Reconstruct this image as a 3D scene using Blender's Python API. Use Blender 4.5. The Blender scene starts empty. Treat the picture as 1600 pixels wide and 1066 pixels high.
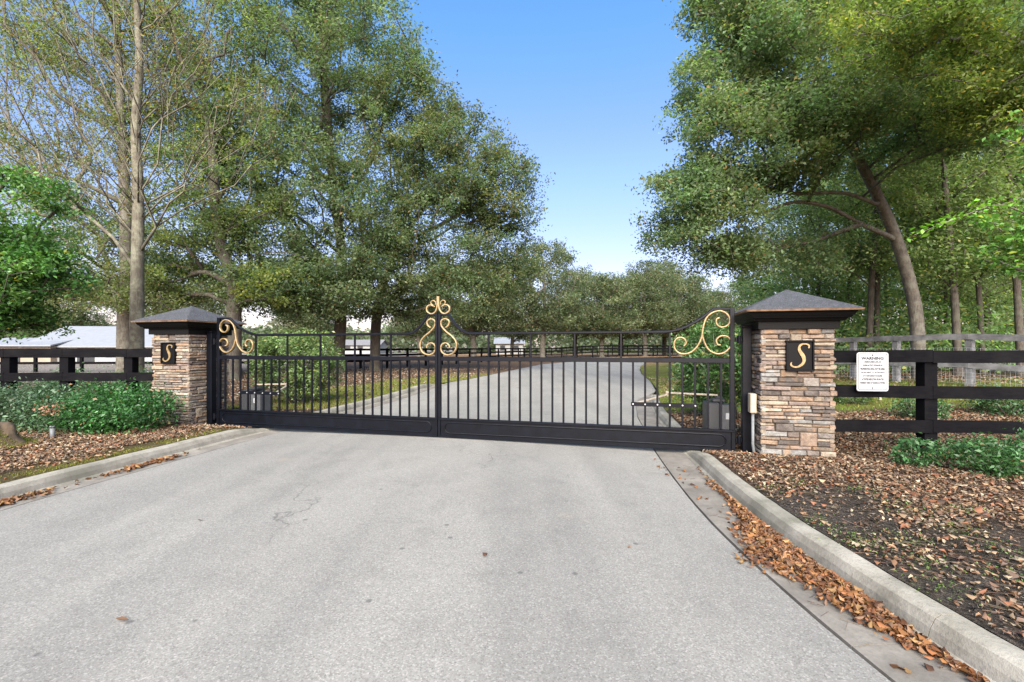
import bpy, math, random
import numpy as np
from mathutils import Vector, noise as mnoise

# ------------------------------------------------------------------ camera, sky, sun, exposure
SC = bpy.context.scene
COL = SC.collection
FPX, HOR, CAMZ = 711.0, 543.0, 1.5          # focal length and horizon row in photo pixels, eye height above the beds
cam_d = bpy.data.cameras.new('camera'); cam = bpy.data.objects.new('camera', cam_d); COL.objects.link(cam)
cam.location = (0, 0, CAMZ); cam.rotation_euler = (math.radians(90), 0, 0)
cam_d.sensor_width = 36; cam_d.lens = 36 * FPX / 1600; cam_d.shift_y = 10 / 1600
cam_d.clip_start = 0.05; cam_d.clip_end = 3000
SC.camera = cam
SUN_EL, SUN_AZ = 35.0, 184.0                 # azimuth clockwise from +Y: behind the camera, to the left
world = bpy.data.worlds.new('World'); SC.world = world; world.use_nodes = True
wn = world.node_tree.nodes; wl = world.node_tree.links
bg = wn['Background']; sky = wn.new('ShaderNodeTexSky'); sky.sky_type = 'NISHITA'; sky.sun_disc = False
sky.sun_elevation = math.radians(SUN_EL); sky.sun_rotation = math.radians(SUN_AZ)
sky.air_density = 1.0; sky.dust_density = 1.2; sky.ozone_density = 3.0
hsv = wn.new('ShaderNodeHueSaturation'); hsv.inputs['Saturation'].default_value = 1.08; wl.new(sky.outputs['Color'], hsv.inputs['Color'])
# air tint by elevation, the same all the way round: pale lilac near the horizon, clear blue higher up
wtc = wn.new('ShaderNodeTexCoord'); wsp = wn.new('ShaderNodeSeparateXYZ'); wl.new(wtc.outputs['Generated'], wsp.inputs[0])
wrp = wn.new('ShaderNodeValToRGB'); wl.new(wsp.outputs['Z'], wrp.inputs['Fac']); wrp.color_ramp.interpolation = 'EASE'
for i_, (p_, c_) in enumerate([(0.0, (.90, .66, .68)), (.16, (.90, .65, .66)), (.38, (.92, .79, .84)), (.62, (.72, .93, 1.0))]):
    e_ = wrp.color_ramp.elements[i_] if i_ < 2 else wrp.color_ramp.elements.new(p_); e_.position = p_; e_.color = (*c_, 1)
wmx = wn.new('ShaderNodeMix'); wmx.data_type = 'RGBA'; wmx.blend_type = 'MULTIPLY'; wmx.inputs[0].default_value = 1.0
wl.new(hsv.outputs['Color'], wmx.inputs[6]); wl.new(wrp.outputs['Color'], wmx.inputs[7])
wl.new(wmx.outputs[2], bg.inputs['Color']); bg.inputs['Strength'].default_value = 0.094
sun_d = bpy.data.lights.new('sun', 'SUN'); sun = bpy.data.objects.new('sun', sun_d); COL.objects.link(sun)
sun_d.energy = 3.2; sun_d.angle = math.radians(55); sun_d.color = (1.0, 0.93, 0.82)
az = math.radians(SUN_AZ); el = math.radians(SUN_EL)
sdir = Vector((math.sin(az) * math.cos(el), math.cos(az) * math.cos(el), math.sin(el)))
sun.rotation_euler = sdir.to_track_quat('Z', 'Y').to_euler()
SC.view_settings.view_transform = 'Standard'; SC.view_settings.look = 'None'
SC.view_settings.gamma = 1.0; SC.view_settings.use_curve_mapping = False
SC.view_settings.exposure = 2.0
SC.cycles.use_denoising = True
SC.cycles.max_bounces = 6; SC.cycles.diffuse_bounces = 3; SC.cycles.transmission_bounces = 3; SC.cycles.transparent_max_bounces = 4

RNG = np.random.default_rng(7); random.seed(7)

# ------------------------------------------------------------------ measuring helpers
def at(px, depth): return (px - 800) / FPX * depth
def hz(py, depth): return CAMZ - (py - HOR) / FPX * depth
def smooth(t): t = np.clip(t, 0, 1); return t * t * (3 - 2 * t)

# ------------------------------------------------------------------ object helpers
def tag(o, label=None, cat=None, group=None, kind=None):
    if label: o['label'] = label
    if cat: o['category'] = cat
    if group: o['group'] = group
    if kind: o['kind'] = kind
    return o
def empty(name, loc=(0, 0, 0), rz=0.0):
    o = bpy.data.objects.new(name, None); COL.objects.link(o); o.location = loc; o.rotation_euler = (0, 0, rz)
    o.empty_display_size = 0.2
    return o
def link(name, me, mat=None, parent=None, loc=None):
    o = bpy.data.objects.new(name, me); COL.objects.link(o)
    if mat and not me.materials: me.materials.append(mat)
    if parent is not None: o.parent = parent
    if loc is not None: o.location = loc
    return o
def fast_mesh(name, V, F, cols=None, smooth_shade=False):
    """V (n,3); F (m,k) uniform polygons; cols per vertex (n,3)"""
    V = np.asarray(V, dtype=np.float32); F = np.asarray(F, dtype=np.int32); k = F.shape[1]
    me = bpy.data.meshes.new(name)
    me.vertices.add(len(V)); me.vertices.foreach_set('co', V.ravel())
    me.loops.add(F.size); me.loops.foreach_set('vertex_index', F.ravel())
    me.polygons.add(len(F)); me.polygons.foreach_set('loop_start', np.arange(0, F.size, k, dtype=np.int32))
    me.polygons.foreach_set('loop_total', np.full(len(F), k, dtype=np.int32))
    if smooth_shade: me.polygons.foreach_set('use_smooth', np.ones(len(F), dtype=bool))
    if cols is not None:
        a = me.color_attributes.new('Col', 'FLOAT_COLOR', 'POINT')
        c = np.ones((len(V), 4), dtype=np.float32); c[:, :3] = cols
        a.data.foreach_set('color', c.ravel())
    me.update(); me.validate()
    return me
class MB:
    """collects shapes, builds ONE mesh"""
    def __init__(s): s.v = []; s.f = []; s.c = []
    def add(s, vs, fs, col=None):
        n = len(s.v); s.v += [tuple(v) for v in vs]; s.f += [tuple(i + n for i in f) for f in fs]
        s.c += [col or (1, 1, 1)] * len(vs)
        return s
    def box(s, x0, x1, y0, y1, z0, z1, bev=0.0, col=None):
        if x1 < x0: x0, x1 = x1, x0
        if y1 < y0: y0, y1 = y1, y0
        if z1 < z0: z0, z1 = z1, z0
        if bev <= 0:
            vs = [(x, y, z) for z in (z0, z1) for y in (y0, y1) for x in (x0, x1)]
            return s.add(vs, [(0, 2, 3, 1), (4, 5, 7, 6), (0, 1, 5, 4), (2, 6, 7, 3), (0, 4, 6, 2), (1, 3, 7, 5)], col)
        b = min(bev, (x1 - x0) * .45, (y1 - y0) * .45, (z1 - z0) * .45)
        vs = []
        for z, q in ((z0, b), (z0 + b, 0), (z1 - b, 0), (z1, b)):
            vs += [(x0 + b + q * 0, y0 + q, z), (x1 - b, y0 + q, z), (x1 - q, y0 + b, z), (x1 - q, y1 - b, z),
                   (x1 - b, y1 - q, z), (x0 + b, y1 - q, z), (x0 + q, y1 - b, z), (x0 + q, y0 + b, z)]
        fs = [tuple(range(7, -1, -1)), tuple(range(24, 32))]
        for r in range(3):
            for i in range(8):
                j = (i + 1) % 8; fs.append((r * 8 + i, r * 8 + j, (r + 1) * 8 + j, (r + 1) * 8 + i))
        return s.add(vs, fs, col)
    def tube(s, pts, radii, n=8, cap=True, col=None):
        pts = [Vector(p) for p in pts]
        if not hasattr(radii, '__len__'): radii = [radii] * len(pts)
        vs = []; ref = None
        for i, p in enumerate(pts):
            t = (pts[min(i + 1, len(pts) - 1)] - pts[max(i - 1, 0)]).normalized()
            if ref is None: ref = t.orthogonal().normalized()
            ref = (ref - t * ref.dot(t)).normalized() if abs(ref.dot(t)) < .999 else t.orthogonal().normalized()
            b = t.cross(ref)
            for k in range(n):
                a = 2 * math.pi * k / n; vs.append(p + (ref * math.cos(a) + b * math.sin(a)) * radii[i])
        fs = []
        for i in range(len(pts) - 1):
            for k in range(n):
                j = (k + 1) % n; fs.append((i * n + k, i * n + j, (i + 1) * n + j, (i + 1) * n + k))
        if cap: fs += [tuple(range(n - 1, -1, -1)), tuple((len(pts) - 1) * n + k for k in range(n))]
        return s.add(vs, fs, col)
    def sweep(s, pts, nrm, w, d, closed=False, col=None):
        """bar of in-plane width w and depth d (along nrm), chamfered, along pts"""
        nrm = Vector(nrm).normalized(); pts = [Vector(p) for p in pts]; m = len(pts)
        hw, hd = w / 2, d / 2; c = min(hw, hd) * .45
        prof = [(-hw + c, -hd), (hw - c, -hd), (hw, -hd + c), (hw, hd - c), (hw - c, hd), (-hw + c, hd), (-hw, hd - c), (-hw, -hd + c)]
        vs = []
        for i in range(m):
            a = pts[(i - 1) % m] if closed else pts[max(i - 1, 0)]; b = pts[(i + 1) % m] if closed else pts[min(i + 1, m - 1)]
            t = (b - a).normalized(); q = t.cross(nrm).normalized()
            vs += [pts[i] + q * u + nrm * v for u, v in prof]
        fs = []
        for i in range(m if closed else m - 1):
            i2 = (i + 1) % m
            for k in range(8):
                j = (k + 1) % 8; fs.append((i * 8 + k, i * 8 + j, i2 * 8 + j, i2 * 8 + k))
        if not closed: fs += [tuple(range(7, -1, -1)), tuple((m - 1) * 8 + k for k in range(8))]
        return s.add(vs, fs, col)
    def mesh(s, name, smooth_shade=False, colors=False):
        me = bpy.data.meshes.new(name); me.from_pydata([tuple(v) for v in s.v], [], s.f)
        if colors:
            a = me.color_attributes.new('Col', 'FLOAT_COLOR', 'POINT')
            a.data.foreach_set('color', np.array([(c[0], c[1], c[2], 1) for c in s.c], dtype=np.float32).ravel())
        if smooth_shade: me.polygons.foreach_set('use_smooth', [True] * len(me.polygons))
        me.update(); return me
    def build(s, name, mat, parent=None, smooth_shade=False, colors=False, loc=None):
        return link(name, s.mesh(name, smooth_shade, colors), mat, parent, loc)
def catmull(pts, per=5):
    pts = [Vector(p) for p in pts]; out = []
    for i in range(len(pts) - 1):
        p0, p1, p2, p3 = pts[max(i - 1, 0)], pts[i], pts[i + 1], pts[min(i + 2, len(pts) - 1)]
        for k in range(per):
            t = k / per
            out.append(0.5 * ((2 * p1) + (p2 - p0) * t + (2 * p0 - 5 * p1 + 4 * p2 - p3) * t * t + (3 * p1 - p0 - 3 * p2 + p3) * t ** 3))
    out.append(pts[-1]); return out

# ------------------------------------------------------------------ materials
class NT:
    def __init__(s, name):
        s.m = bpy.data.materials.new(name); s.m.use_nodes = True; s.t = s.m.node_tree; s.n = s.t.nodes; s.l = s.t.links
        s.p = s.n['Principled BSDF']; s.out = s.n['Material Output']
        s.tc = s.n.new('ShaderNodeTexCoord'); s.co = s.tc.outputs['Object']
    def set(s, node, key, v):
        if isinstance(v, bpy.types.NodeSocket): s.l.new(v, node.inputs[key])
        elif v is not None:
            if isinstance(v, tuple) and len(v) == 3 and node.inputs[key].type == 'RGBA': v = (*v, 1)
            node.inputs[key].default_value = v
    def mapping(s, scale=(1, 1, 1), rot=(0, 0, 0)):
        n = s.n.new('ShaderNodeMapping'); s.l.new(s.co, n.inputs['Vector']); n.inputs['Scale'].default_value = scale; n.inputs['Rotation'].default_value = rot
        return n.outputs[0]
    def noise(s, scale, detail=3, rough=.55, vec=None, dist=0.0):
        n = s.n.new('ShaderNodeTexNoise'); s.l.new(vec or s.co, n.inputs['Vector'])
        n.inputs['Scale'].default_value = scale; n.inputs['Detail'].default_value = detail; n.inputs['Roughness'].default_value = rough
        n.inputs['Distortion'].default_value = dist
        return n.outputs['Fac']
    def voro(s, scale, feature='F1', out='Distance', vec=None, rand=1.0):
        n = s.n.new('ShaderNodeTexVoronoi'); n.feature = feature; s.l.new(vec or s.co, n.inputs['Vector'])
        n.inputs['Scale'].default_value = scale; n.inputs['Randomness'].default_value = rand
        return n.outputs[out]
    def ramp(s, fac, stops, interp='LINEAR'):
        n = s.n.new('ShaderNodeValToRGB'); n.color_ramp.interpolation = interp; e = n.color_ramp.elements
        while len(e) > 1: e.remove(e[-1])
        for i, (p, c) in enumerate(stops):
            q = e[0] if i == 0 else e.new(p)
            q.position = p; q.color = (c, c, c, 1) if not isinstance(c, tuple) else (*c, 1)
        s.l.new(fac, n.inputs['Fac']); return n.outputs['Color']
    def mix(s, fac, a, b, mode='MIX'):
        n = s.n.new('ShaderNodeMix'); n.data_type = 'RGBA'; n.blend_type = mode
        s.set(n, 0, fac); 
        for k, v in ((6, a), (7, b)):
            if isinstance(v, bpy.types.NodeSocket): s.l.new(v, n.inputs[k])
            else: n.inputs[k].default_value = (*v, 1) if len(v) == 3 else v
        return n.outputs[2]
    def math(s, op, a, b=None):
        n = s.n.new('ShaderNodeMath'); n.operation = op; s.set(n, 0, a)
        if b is not None: s.set(n, 1, b)
        return n.outputs[0]
    def attr(s, name='Col'):
        n = s.n.new('ShaderNodeAttribute'); n.attribute_name = name; return n
    def bump(s, h, strength=.3, dist=.01):
        n = s.n.new('ShaderNodeBump'); s.l.new(h, n.inputs['Height']); n.inputs['Strength'].default_value = strength; n.inputs['Distance'].default_value = dist
        s.l.new(n.outputs[0], s.p.inputs['Normal']); return n
    def base(s, v): s.set(s.p, 'Base Color', v)
    def rough(s, v): s.set(s.p, 'Roughness', v)
    def spec(s, v): s.p.inputs['Specular IOR Level'].default_value = v
M = {}
def simple(name, col, rough=.6, metal=0.0, nscale=0, namp=.2, bump=0, spec=.5):
    t = NT(name)
    if nscale:
        f = t.noise(nscale, 4); d = tuple(c * (1 - namp) for c in col); u = tuple(min(1, c * (1 + namp)) for c in col)
        t.base(t.ramp(f, [(.3, d), (.7, u)]))
        if bump: t.bump(f, bump, .01)
    else: t.base(col)
    t.rough(rough); t.p.inputs['Metallic'].default_value = metal; t.spec(spec); M[name] = t.m; return t.m
simple('gate_black', (.0018, .0026, .0052), .40, 0, 7, .5, .05, spec=.20)
simple('gold_paint', (.27, .19, .090), .42, .35, 25, .35, .12)
simple('cap_black', (.0035, .0035, .0036), .6, 0, 90, .5, .35, spec=.15)
simple('mortar', (.07, .055, .04), .95, 0, 40, .4, .3)
simple('sign_white', (.40, .41, .42), .45)
simple('sign_black', (.02, .02, .022), .5)
simple('bolt_zinc', (.6, .62, .64), .35, .6)
simple('operator_dark', (.028, .03, .033), .5)
simple('operator_grey', (.065, .068, .072), .55, 0, 15, .15)
simple('beige_box', (.36, .31, .22), .6, 0, 12, .15)
simple('conduit', (.14, .147, .15), .55, 0, 20, .15)
simple('arm_metal', (.34, .29, .22), .6, 0, 20, .3)
simple('plaque_black', (.0022, .0022, .003), .55, spec=.15)
simple('roof_white', (.20, .21, .225), .6, 0, 3, .08)
simple('wall_white', (.28, .28, .265), .7, 0, 4, .08)
simple('dark_glass', (.03, .035, .04), .2)
simple('tan_wall', (.26, .21, .16), .8, 0, 3, .1)
simple('roof_grey', (.15, .145, .145), .8, 0, 3, .15)
simple('tyre', (.02, .02, .02), .8)

# copper drip edge
t = NT('copper'); t.base(t.ramp(t.noise(18, 4), [(.3, (.12, .07, .04)), (.7, (.30, .19, .12))])); t.rough(.55); t.p.inputs['Metallic'].default_value = .3; M['copper'] = t.m
# roof granules
t = NT('shingle'); g = t.voro(190); n2 = t.noise(9, 5)
c = t.mix(t.ramp(t.voro(170, out='Color'), [(.2, 0.0), (.9, 1.0)]), (.010, .011, .015), (.125, .13, .15))
t.base(t.mix(t.ramp(n2, [(.35, 0.0), (.65, .5)]), c, (.03, .033, .035))); t.rough(.9); t.bump(g, .7, .012); M['shingle'] = t.m
# ledger stone, colour per stone
t = NT('ledger_stone'); a = t.attr().outputs['Color']
n1 = t.noise(14, 6, .65, dist=.6); n2 = t.noise(70, 4, .6)
c = t.mix(t.ramp(n1, [(.32, 0.0), (.62, 1.0)]), t.mix(1.0, a, (.50, .46, .44), 'MULTIPLY'), a)
c = t.mix(t.ramp(t.noise(5, 3), [(.56, 0.0), (.72, .55)]), c, (.36, .20, .09))
t.base(t.mix(.45, c, t.ramp(n2, [(.3, .35), (.7, 1.0)]), 'MULTIPLY')); t.rough(.88)
t.bump(t.math('ADD', t.noise(34, 6, .7), t.math('MULTIPLY', n2, .5)), .75, .018); M['ledger_stone'] = t.m
# weathered black board
def board(name, dark, light, amt):
    t = NT(name); v = t.mapping((3, 3, 60)); g = t.noise(2.2, 5, .65, vec=v); b = t.noise(2.5, 4)
    c = t.mix(t.ramp(g, [(.35, 0.0), (.75, 1.0)]), dark, light)
    t.base(t.mix(t.ramp(b, [(.45, 0.0), (.75, amt)]), c, tuple(min(1, x * 2.2) for x in light))); t.rough(.9); t.spec(.08); t.bump(g, .5, .006); M[name] = t.m
board('board_black', (.0022, .0022, .0034), (.0085, .0078, .0085), .3)
board('board_grey', (.075, .075, .08), (.19, .187, .185), .5)
# asphalt
t = NT('asphalt')
v1 = t.voro(120, out='Color'); v1b = t.voro(330, out='Color'); big = t.noise(.35, 4, .6); mid = t.noise(2.1, 5, .65, dist=.4)
sep = t.n.new('ShaderNodeSeparateColor'); t.l.new(v1, sep.inputs[0]); sep2 = t.n.new('ShaderNodeSeparateColor'); t.l.new(v1b, sep2.inputs[0])
ag = t.ramp(sep.outputs[0], [(.0, (.157, .148, .133)), (.25, (.210, .200, .180)), (.8, (.240, .229, .206)), (1, (.326, .312, .284))])
ag2 = t.ramp(sep2.outputs[0], [(0, .88), (.5, .99), (1, 1.08)])
c = t.mix(1.0, ag, ag2, 'MULTIPLY')
c = t.mix(t.ramp(big, [(.35, 0.0), (.7, .55)]), c, t.mix(1.0, c, (.74, .735, .74), 'MULTIPLY'))
c = t.mix(t.ramp(mid, [(.50, 0.0), (.78, .5)]), c, t.mix(1.0, c, (.66, .66, .67), 'MULTIPLY'))
# wheel-polished streaks along the road
st = t.noise(1.0, 3, .5, vec=t.mapping((1.3, .10, 1), (0, 0, .12)))
c = t.mix(t.ramp(st, [(.40, 0.0), (.60, .9)]), c, t.mix(1.0, c, (1.17, 1.165, 1.155), 'MULTIPLY'))
spots = t.ramp(t.voro(2.3), [(0.0, 1.0), (.040, .8), (.06, 0.0)])
c = t.mix(t.math('MULTIPLY', spots, .75), c, (.07, .068, .066))
pits = t.ramp(t.noise(60, 2, .5), [(.68, 0.0), (.74, .7)])
c = t.mix(pits, c, (.085, .083, .08))
wob = t.n.new('ShaderNodeVectorMath'); wob.operation = 'ADD'; nn = t.n.new('ShaderNodeTexNoise'); nn.inputs['Scale'].default_value = 2.2; nn.inputs['Detail'].default_value = 5; t.l.new(t.co, nn.inputs['Vector'])
sc_ = t.n.new('ShaderNodeVectorMath'); sc_.operation = 'SCALE'; sc_.inputs['Scale'].default_value = .8; t.l.new(nn.outputs['Color'], sc_.inputs[0]); t.l.new(t.co, wob.inputs[0]); t.l.new(sc_.outputs[0], wob.inputs[1])
ed = t.voro(.42, 'DISTANCE_TO_EDGE', vec=wob.outputs[0]); crk = t.ramp(ed, [(0.0, .9), (.0022, .6), (.0045, 0.0)])
crk = t.math('MULTIPLY', crk, t.ramp(t.noise(.55, 2), [(.50, 0.0), (.60, 1.0)]))
c = t.mix(t.math('MULTIPLY', crk, .8), c, (.07, .067, .062))
tan = t.ramp(t.noise(1.3, 3), [(.66, 0.0), (.76, .35)]); c = t.mix(tan, c, (.33, .27, .20))
t.base(c); t.rough(.82); t.spec(.35)
h = t.math('SUBTRACT', t.math('ADD', sep.outputs[0], sep2.outputs[0]), t.math('MULTIPLY', crk, 1.2)); t.bump(h, .55, .004); M['asphalt'] = t.m
# kerb concrete
t = NT('concrete'); n1 = t.noise(3, 5, .7); n2 = t.noise(40, 4, .7); n3 = t.noise(1.1, 3)
c = t.ramp(n1, [(.3, (0.145, 0.132, 0.102)), (.5, (0.255, 0.234, 0.191)), (.75, (0.348, 0.323, 0.272))])
c = t.mix(t.ramp(n3, [(.44, 0.0), (.66, .8)]), c, (.12, .115, .085))
c = t.mix(t.ramp(n2, [(.52, 0.0), (.72, .55)]), c, (.12, .11, .095)); t.base(c); t.rough(.9); t.bump(n2, .5, .008); M['concrete'] = t.m
t = NT('gutter_concrete'); n1 = t.noise(2.2, 5, .7); n2 = t.noise(45, 4, .7)
c = t.ramp(n1, [(.3, (0.102, 0.089, 0.075)), (.55, (0.178, 0.160, 0.136)), (.75, (0.264, 0.238, 0.204))])
c = t.mix(t.ramp(n2, [(.5, 0.0), (.75, .5)]), c, (.10, .085, .07)); t.base(c); t.rough(.9); t.bump(n2, .4, .006); M['gutter_concrete'] = t.m
# ground: colour painted by zone, broken up by noise
t = NT('ground'); a = t.attr().outputs['Color']; n1 = t.noise(1.6, 5, .65); n2 = t.noise(28, 4, .7); v_ = t.n.new('ShaderNodeSeparateColor'); t.l.new(t.voro(38, out='Color'), v_.inputs[0]); v = t.ramp(v_.outputs[0], [(0, .12), (1, .88)])
c = t.mix(t.ramp(n2, [(.35, 0.0), (.65, .8)]), t.mix(1.0, a, (.38, .36, .34), 'MULTIPLY'), a)
c = t.mix(.55, c, v, 'OVERLAY')
c = t.mix(t.ramp(n1, [(.40, 0.0), (.60, .65)]), c, t.mix(1.0, c, (.55, .50, .42), 'MULTIPLY'))
t.base(c); t.rough(.95); t.spec(.15); t.bump(t.math('ADD', n2, t.noise(90, 3)), .8, .03); M['ground'] = t.m
# bark
def bark(name, d, l, lichen, amt):
    t = NT(name); v = t.mapping((9, 9, 1.8)); g = t.noise(2.5, 6, .7, vec=v); n3 = t.noise(3.5, 5, .7)
    c = t.ramp(g, [(.3, d), (.7, l)]); c = t.mix(t.ramp(n3, [(.45, 0.0), (.62, amt)]), c, lichen)
    t.base(c); t.rough(.92); t.bump(g, .9, .03); M[name] = t.m
bark('bark_oak', (.040, .034, .027), (.135, .115, .092), (.18, .175, .14), .6)
bark('bark_pale', (.060, .050, .034), (.135, .117, .085), (.21, .205, .145), .8)
bark('bark_dark', (.025, .019, .015), (.09, .072, .058), (.11, .12, .08), .4)
# leaves
def leafmat(name, transl=.35, rough=.5, spec=.4):
    t = NT(name); a = t.attr().outputs['Color']; t.base(a); t.rough(rough); t.spec(spec)
    tr = t.n.new('ShaderNodeBsdfTranslucent'); t.l.new(t.mix(1.0, a, (1.3, 1.5, .7), 'MULTIPLY'), tr.inputs['Color'])
    mx = t.n.new('ShaderNodeMixShader'); mx.inputs[0].default_value = transl
    t.l.new(t.p.outputs[0], mx.inputs[1]); t.l.new(tr.outputs[0], mx.inputs[2]); t.l.new(mx.outputs[0], t.out.inputs['Surface']); M[name] = t.m
leafmat('leaf', .50, .5, .35); leafmat('leaf_glossy', .28, .45, .45); leafmat('litter', .12, .65, .3)

# ------------------------------------------------------------------ terrain functions
def curve_fn(pts):
    ys = np.array([p[1] for p in pts]); xs = np.array([p[0] for p in pts])
    g = np.linspace(ys[0], ys[-1], 1200); v = np.interp(g, ys, xs)
    k = 21; vv = np.convolve(np.pad(v, k // 2, mode='reflect', reflect_type='odd'), np.ones(k) / k, 'valid')
    return lambda y: np.interp(y, g, vv)
XL_P = [(-5.9, -8), (-5.72, 4), (-5.63, 5), (-5.48, 6), (-5.32, 7.16), (-5.12, 8.4), (-4.62, 10.6), (-4.34, 12.3), (-3.55, 17.2), (-3.0, 19), (-2.1, 21.3), (-.3, 28.6), (2.6, 40.5), (5.3, 46), (8.3, 50), (11.8, 52)]
XR_P = [(2.75, -8), (2.6, 1.5), (2.53, 2.3), (2.5, 3), (2.51, 4), (2.6, 5), (2.8, 6.4), (2.98, 7.5), (3.3, 9), (3.6, 10.6), (4.2, 13), (5.0, 15.5), (6.1, 20), (7.4, 26), (9.0, 32), (10.9, 37), (13, 40)]
_xl = curve_fn(XL_P); _xr = curve_fn(XR_P)
def xl(y):
    y = np.asarray(y, float); r = _xl(np.minimum(y, 52)); return np.where(y > 52, 11.8 + (y - 52) ** 1.5 * 25, r)
def xr(y):
    y = np.asarray(y, float); r = _xr(np.minimum(y, 40)); return np.where(y > 40, 13 + (y - 40) ** 1.7 * 4, r)
TH = math.atan2(2.37, 9.36); U = np.array([math.cos(TH), -math.sin(TH)]); NB = np.array([math.sin(TH), math.cos(TH)])
HL = np.array([-5.99, 9.27]); HR = np.array([3.37, 6.90]); GM = (HL + HR) / 2; HALF = float(np.linalg.norm(HR - HL) / 2)
def gate_dist(x, y): return (np.asarray(x) - GM[0]) * NB[0] + (np.asarray(y) - GM[1]) * NB[1]
def road_z(y): return -.15 + .145 * smooth((np.asarray(y, float) - 13) / 8)
def top_z(x, y):
    d = gate_dist(x, y); return -.10 * np.exp(-(d / .42) ** 2)
def ground_z(x, y):
    x = np.asarray(x, float); y = np.asarray(y, float)
    z = .42 * smooth((x - 6) / 8) * smooth((y - 7.5) / 6)
    z = z + .05 * smooth((x - xr(np.minimum(y, 40))) / 2) * smooth((y - 6) / -4 + 1) * 0
    return z + top_z(x, y)
def zone_color(x, y):
    """base ground colours by place: leaf-strewn beds, moss by the left kerb, lawn, woodland floor, pasture"""
    x = np.asarray(x, float); y = np.asarray(y, float)
    dr = x - xr(np.minimum(y, 43)); dl = xl(np.minimum(y, 55)) - x; right = (y < 43) & (dr > -.5)
    bed = np.array([.11, .07, .047]); soil = np.array([.085, .072, .060]); moss = np.array([.13, .105, .045]); lawn = np.array([.20, .22, .045])
    litter = np.array([.20, .13, .085]); past = np.array([.42, .27, .15]); wood = np.array([.10, .075, .04])
    c = np.tile(bed, (x.size, 1)).reshape(x.shape + (3,))
    def lay(w, col):
        nonlocal c
        w = np.clip(w, 0, 1)[..., None]; c = c * (1 - w) + col * w
    gd = gate_dist(x, y)
    lay(right * smooth(1 - (dr - 1.3) / .7) * (y < 5.0), soil)
    lay((~right) * smooth(1 - (dl - .45) / .3) * (y < 9), moss)
    # lawns past the gate
    lay((~right) * smooth((y - 10.5) / 1.5) * smooth((55 - y) / 3), litter)
    lay((~right) * smooth((y - 11) / 1.5) * smooth((3.6 - dl) / 1.2) * smooth((26 - y) / 5), lawn)
    lay(right * smooth((y - 10.3) / .8) * smooth((y - 10) / 4 + 1), lawn)
    lay(right * smooth((y - 14.5) / 2) * smooth((x - 11) / 3), wood)
    lay(right * smooth((y - 30) / 6), past * .8 + lawn * .2)
    lay(smooth((y - 48) / 6) * (~right), past)
    lay(smooth((y - 105) / 10), np.array([.12, .12, .05]))
    lay((~right) * smooth((-x - 17) / 4) * smooth((y - 14) / 3), np.array([.33, .30, .27]))
    return c

# ------------------------------------------------------------------ ground, road, kerbs
ys = np.concatenate([np.arange(-8, 16, .2), np.arange(16, 58, .5), np.geomspace(58, 1200, 40)])
off = np.concatenate([np.arange(0, 4, .2), np.arange(4, 14, .5), np.geomspace(14, 1500, 34)])
def grid(X, Y, name, zf):
    r, c = X.shape; Z = zf(X, Y); V = np.stack([X, Y, Z], -1).reshape(-1, 3); C = zone_color(X, Y).reshape(-1, 3)
    i = np.arange(r - 1)[:, None] * c + np.arange(c - 1)[None]; F = np.stack([i, i + 1, i + c + 1, i + c], -1).reshape(-1, 4)
    return V, F, C
yl = ys[ys <= 54.2]; XLg = xl(yl)[:, None] - off[None]; YLg = np.repeat(yl[:, None], len(off), 1)
V1, F1, C1 = grid(XLg[:, ::-1], YLg, 'l', ground_z)
yr_ = ys[ys <= 42.6]; XRg = xr(yr_)[:, None] + off[None]; YRg = np.repeat(yr_[:, None], len(off), 1)
V2, F2, C2 = grid(XRg, YRg, 'r', ground_z)
yf = np.concatenate([[yl[-1]], ys[ys > 54.2]]); xf = np.concatenate([-np.geomspace(1700, 60, 26), np.linspace(-50, 50, 41), np.geomspace(60, 1700, 26)])
XF, YF = np.meshgrid(xf, yf); V3, F3, C3 = grid(XF, YF, 'f', lambda x, y: ground_z(x, y) * 0)
V = np.concatenate([V1, V2, V3]); F = np.concatenate([F1, F2 + len(V1), F3 + len(V1) + len(V2)])
g = link('ground', fast_mesh('ground', V, F, np.concatenate([C1, C2, C3]), True), M['ground']); tag(g, kind='structure')
# subsoil under the road (so the joints along the gutters show dark soil)
mb = MB(); mb.box(-60, 120, -9, 60, -1.2, -.21); tag(mb.build('subsoil', M['mortar']), kind='structure')
GUT_R, GUT_L = .66, .50
def edge_off(f, y, d, side):
    """point at distance d towards the road from an outer kerb edge"""
    e = .05; dx = (f(y + e) - f(y - e)) / (2 * e); n = np.stack([np.ones_like(dx), -dx], -1); n /= np.linalg.norm(n, axis=-1, keepdims=True)
    return f(y) + side * n[..., 0] * d, y + side * n[..., 1] * d
yy = np.concatenate([np.arange(-8, 22, .25), np.arange(22, 40, .5), np.linspace(40, 56.5, 60)])
rows = []
for y in yy:
    gl = GUT_L * (1 - smooth((y - 17) / 3)) + .008; gr = GUT_R * (1 - smooth((y - 14.0) / 3)) + .010 + .008 * mnoise.noise(Vector((y * 2, 0, 0)))
    a = float(xl(y)) + gl; b = float(xr(y)) - gr if y < 41.5 else 260.0
    rows.append((y, a + (0 if y < 54 else 0), min(b, 260.0)))
ncol = 14; V = []; 
for y, a, b in rows:
    if y > 54.2: a = max(a, 90.0 * (y - 54.2))
    z = float(road_z(y)) - .004
    for k in range(ncol + 1):
        tt = k / ncol; x = a + (b - a) * tt
        V.append((x, y, z + .05 * math.sin(math.pi * tt) * (1 if y < 22 else 0.0) * float(1 - smooth((y - 15) / 6)) + .004))
i = np.arange(len(rows) - 1)[:, None] * (ncol + 1) + np.arange(ncol)[None]
F = np.stack([i, i + 1, i + ncol + 2, i + ncol + 1], -1).reshape(-1, 4)
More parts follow.
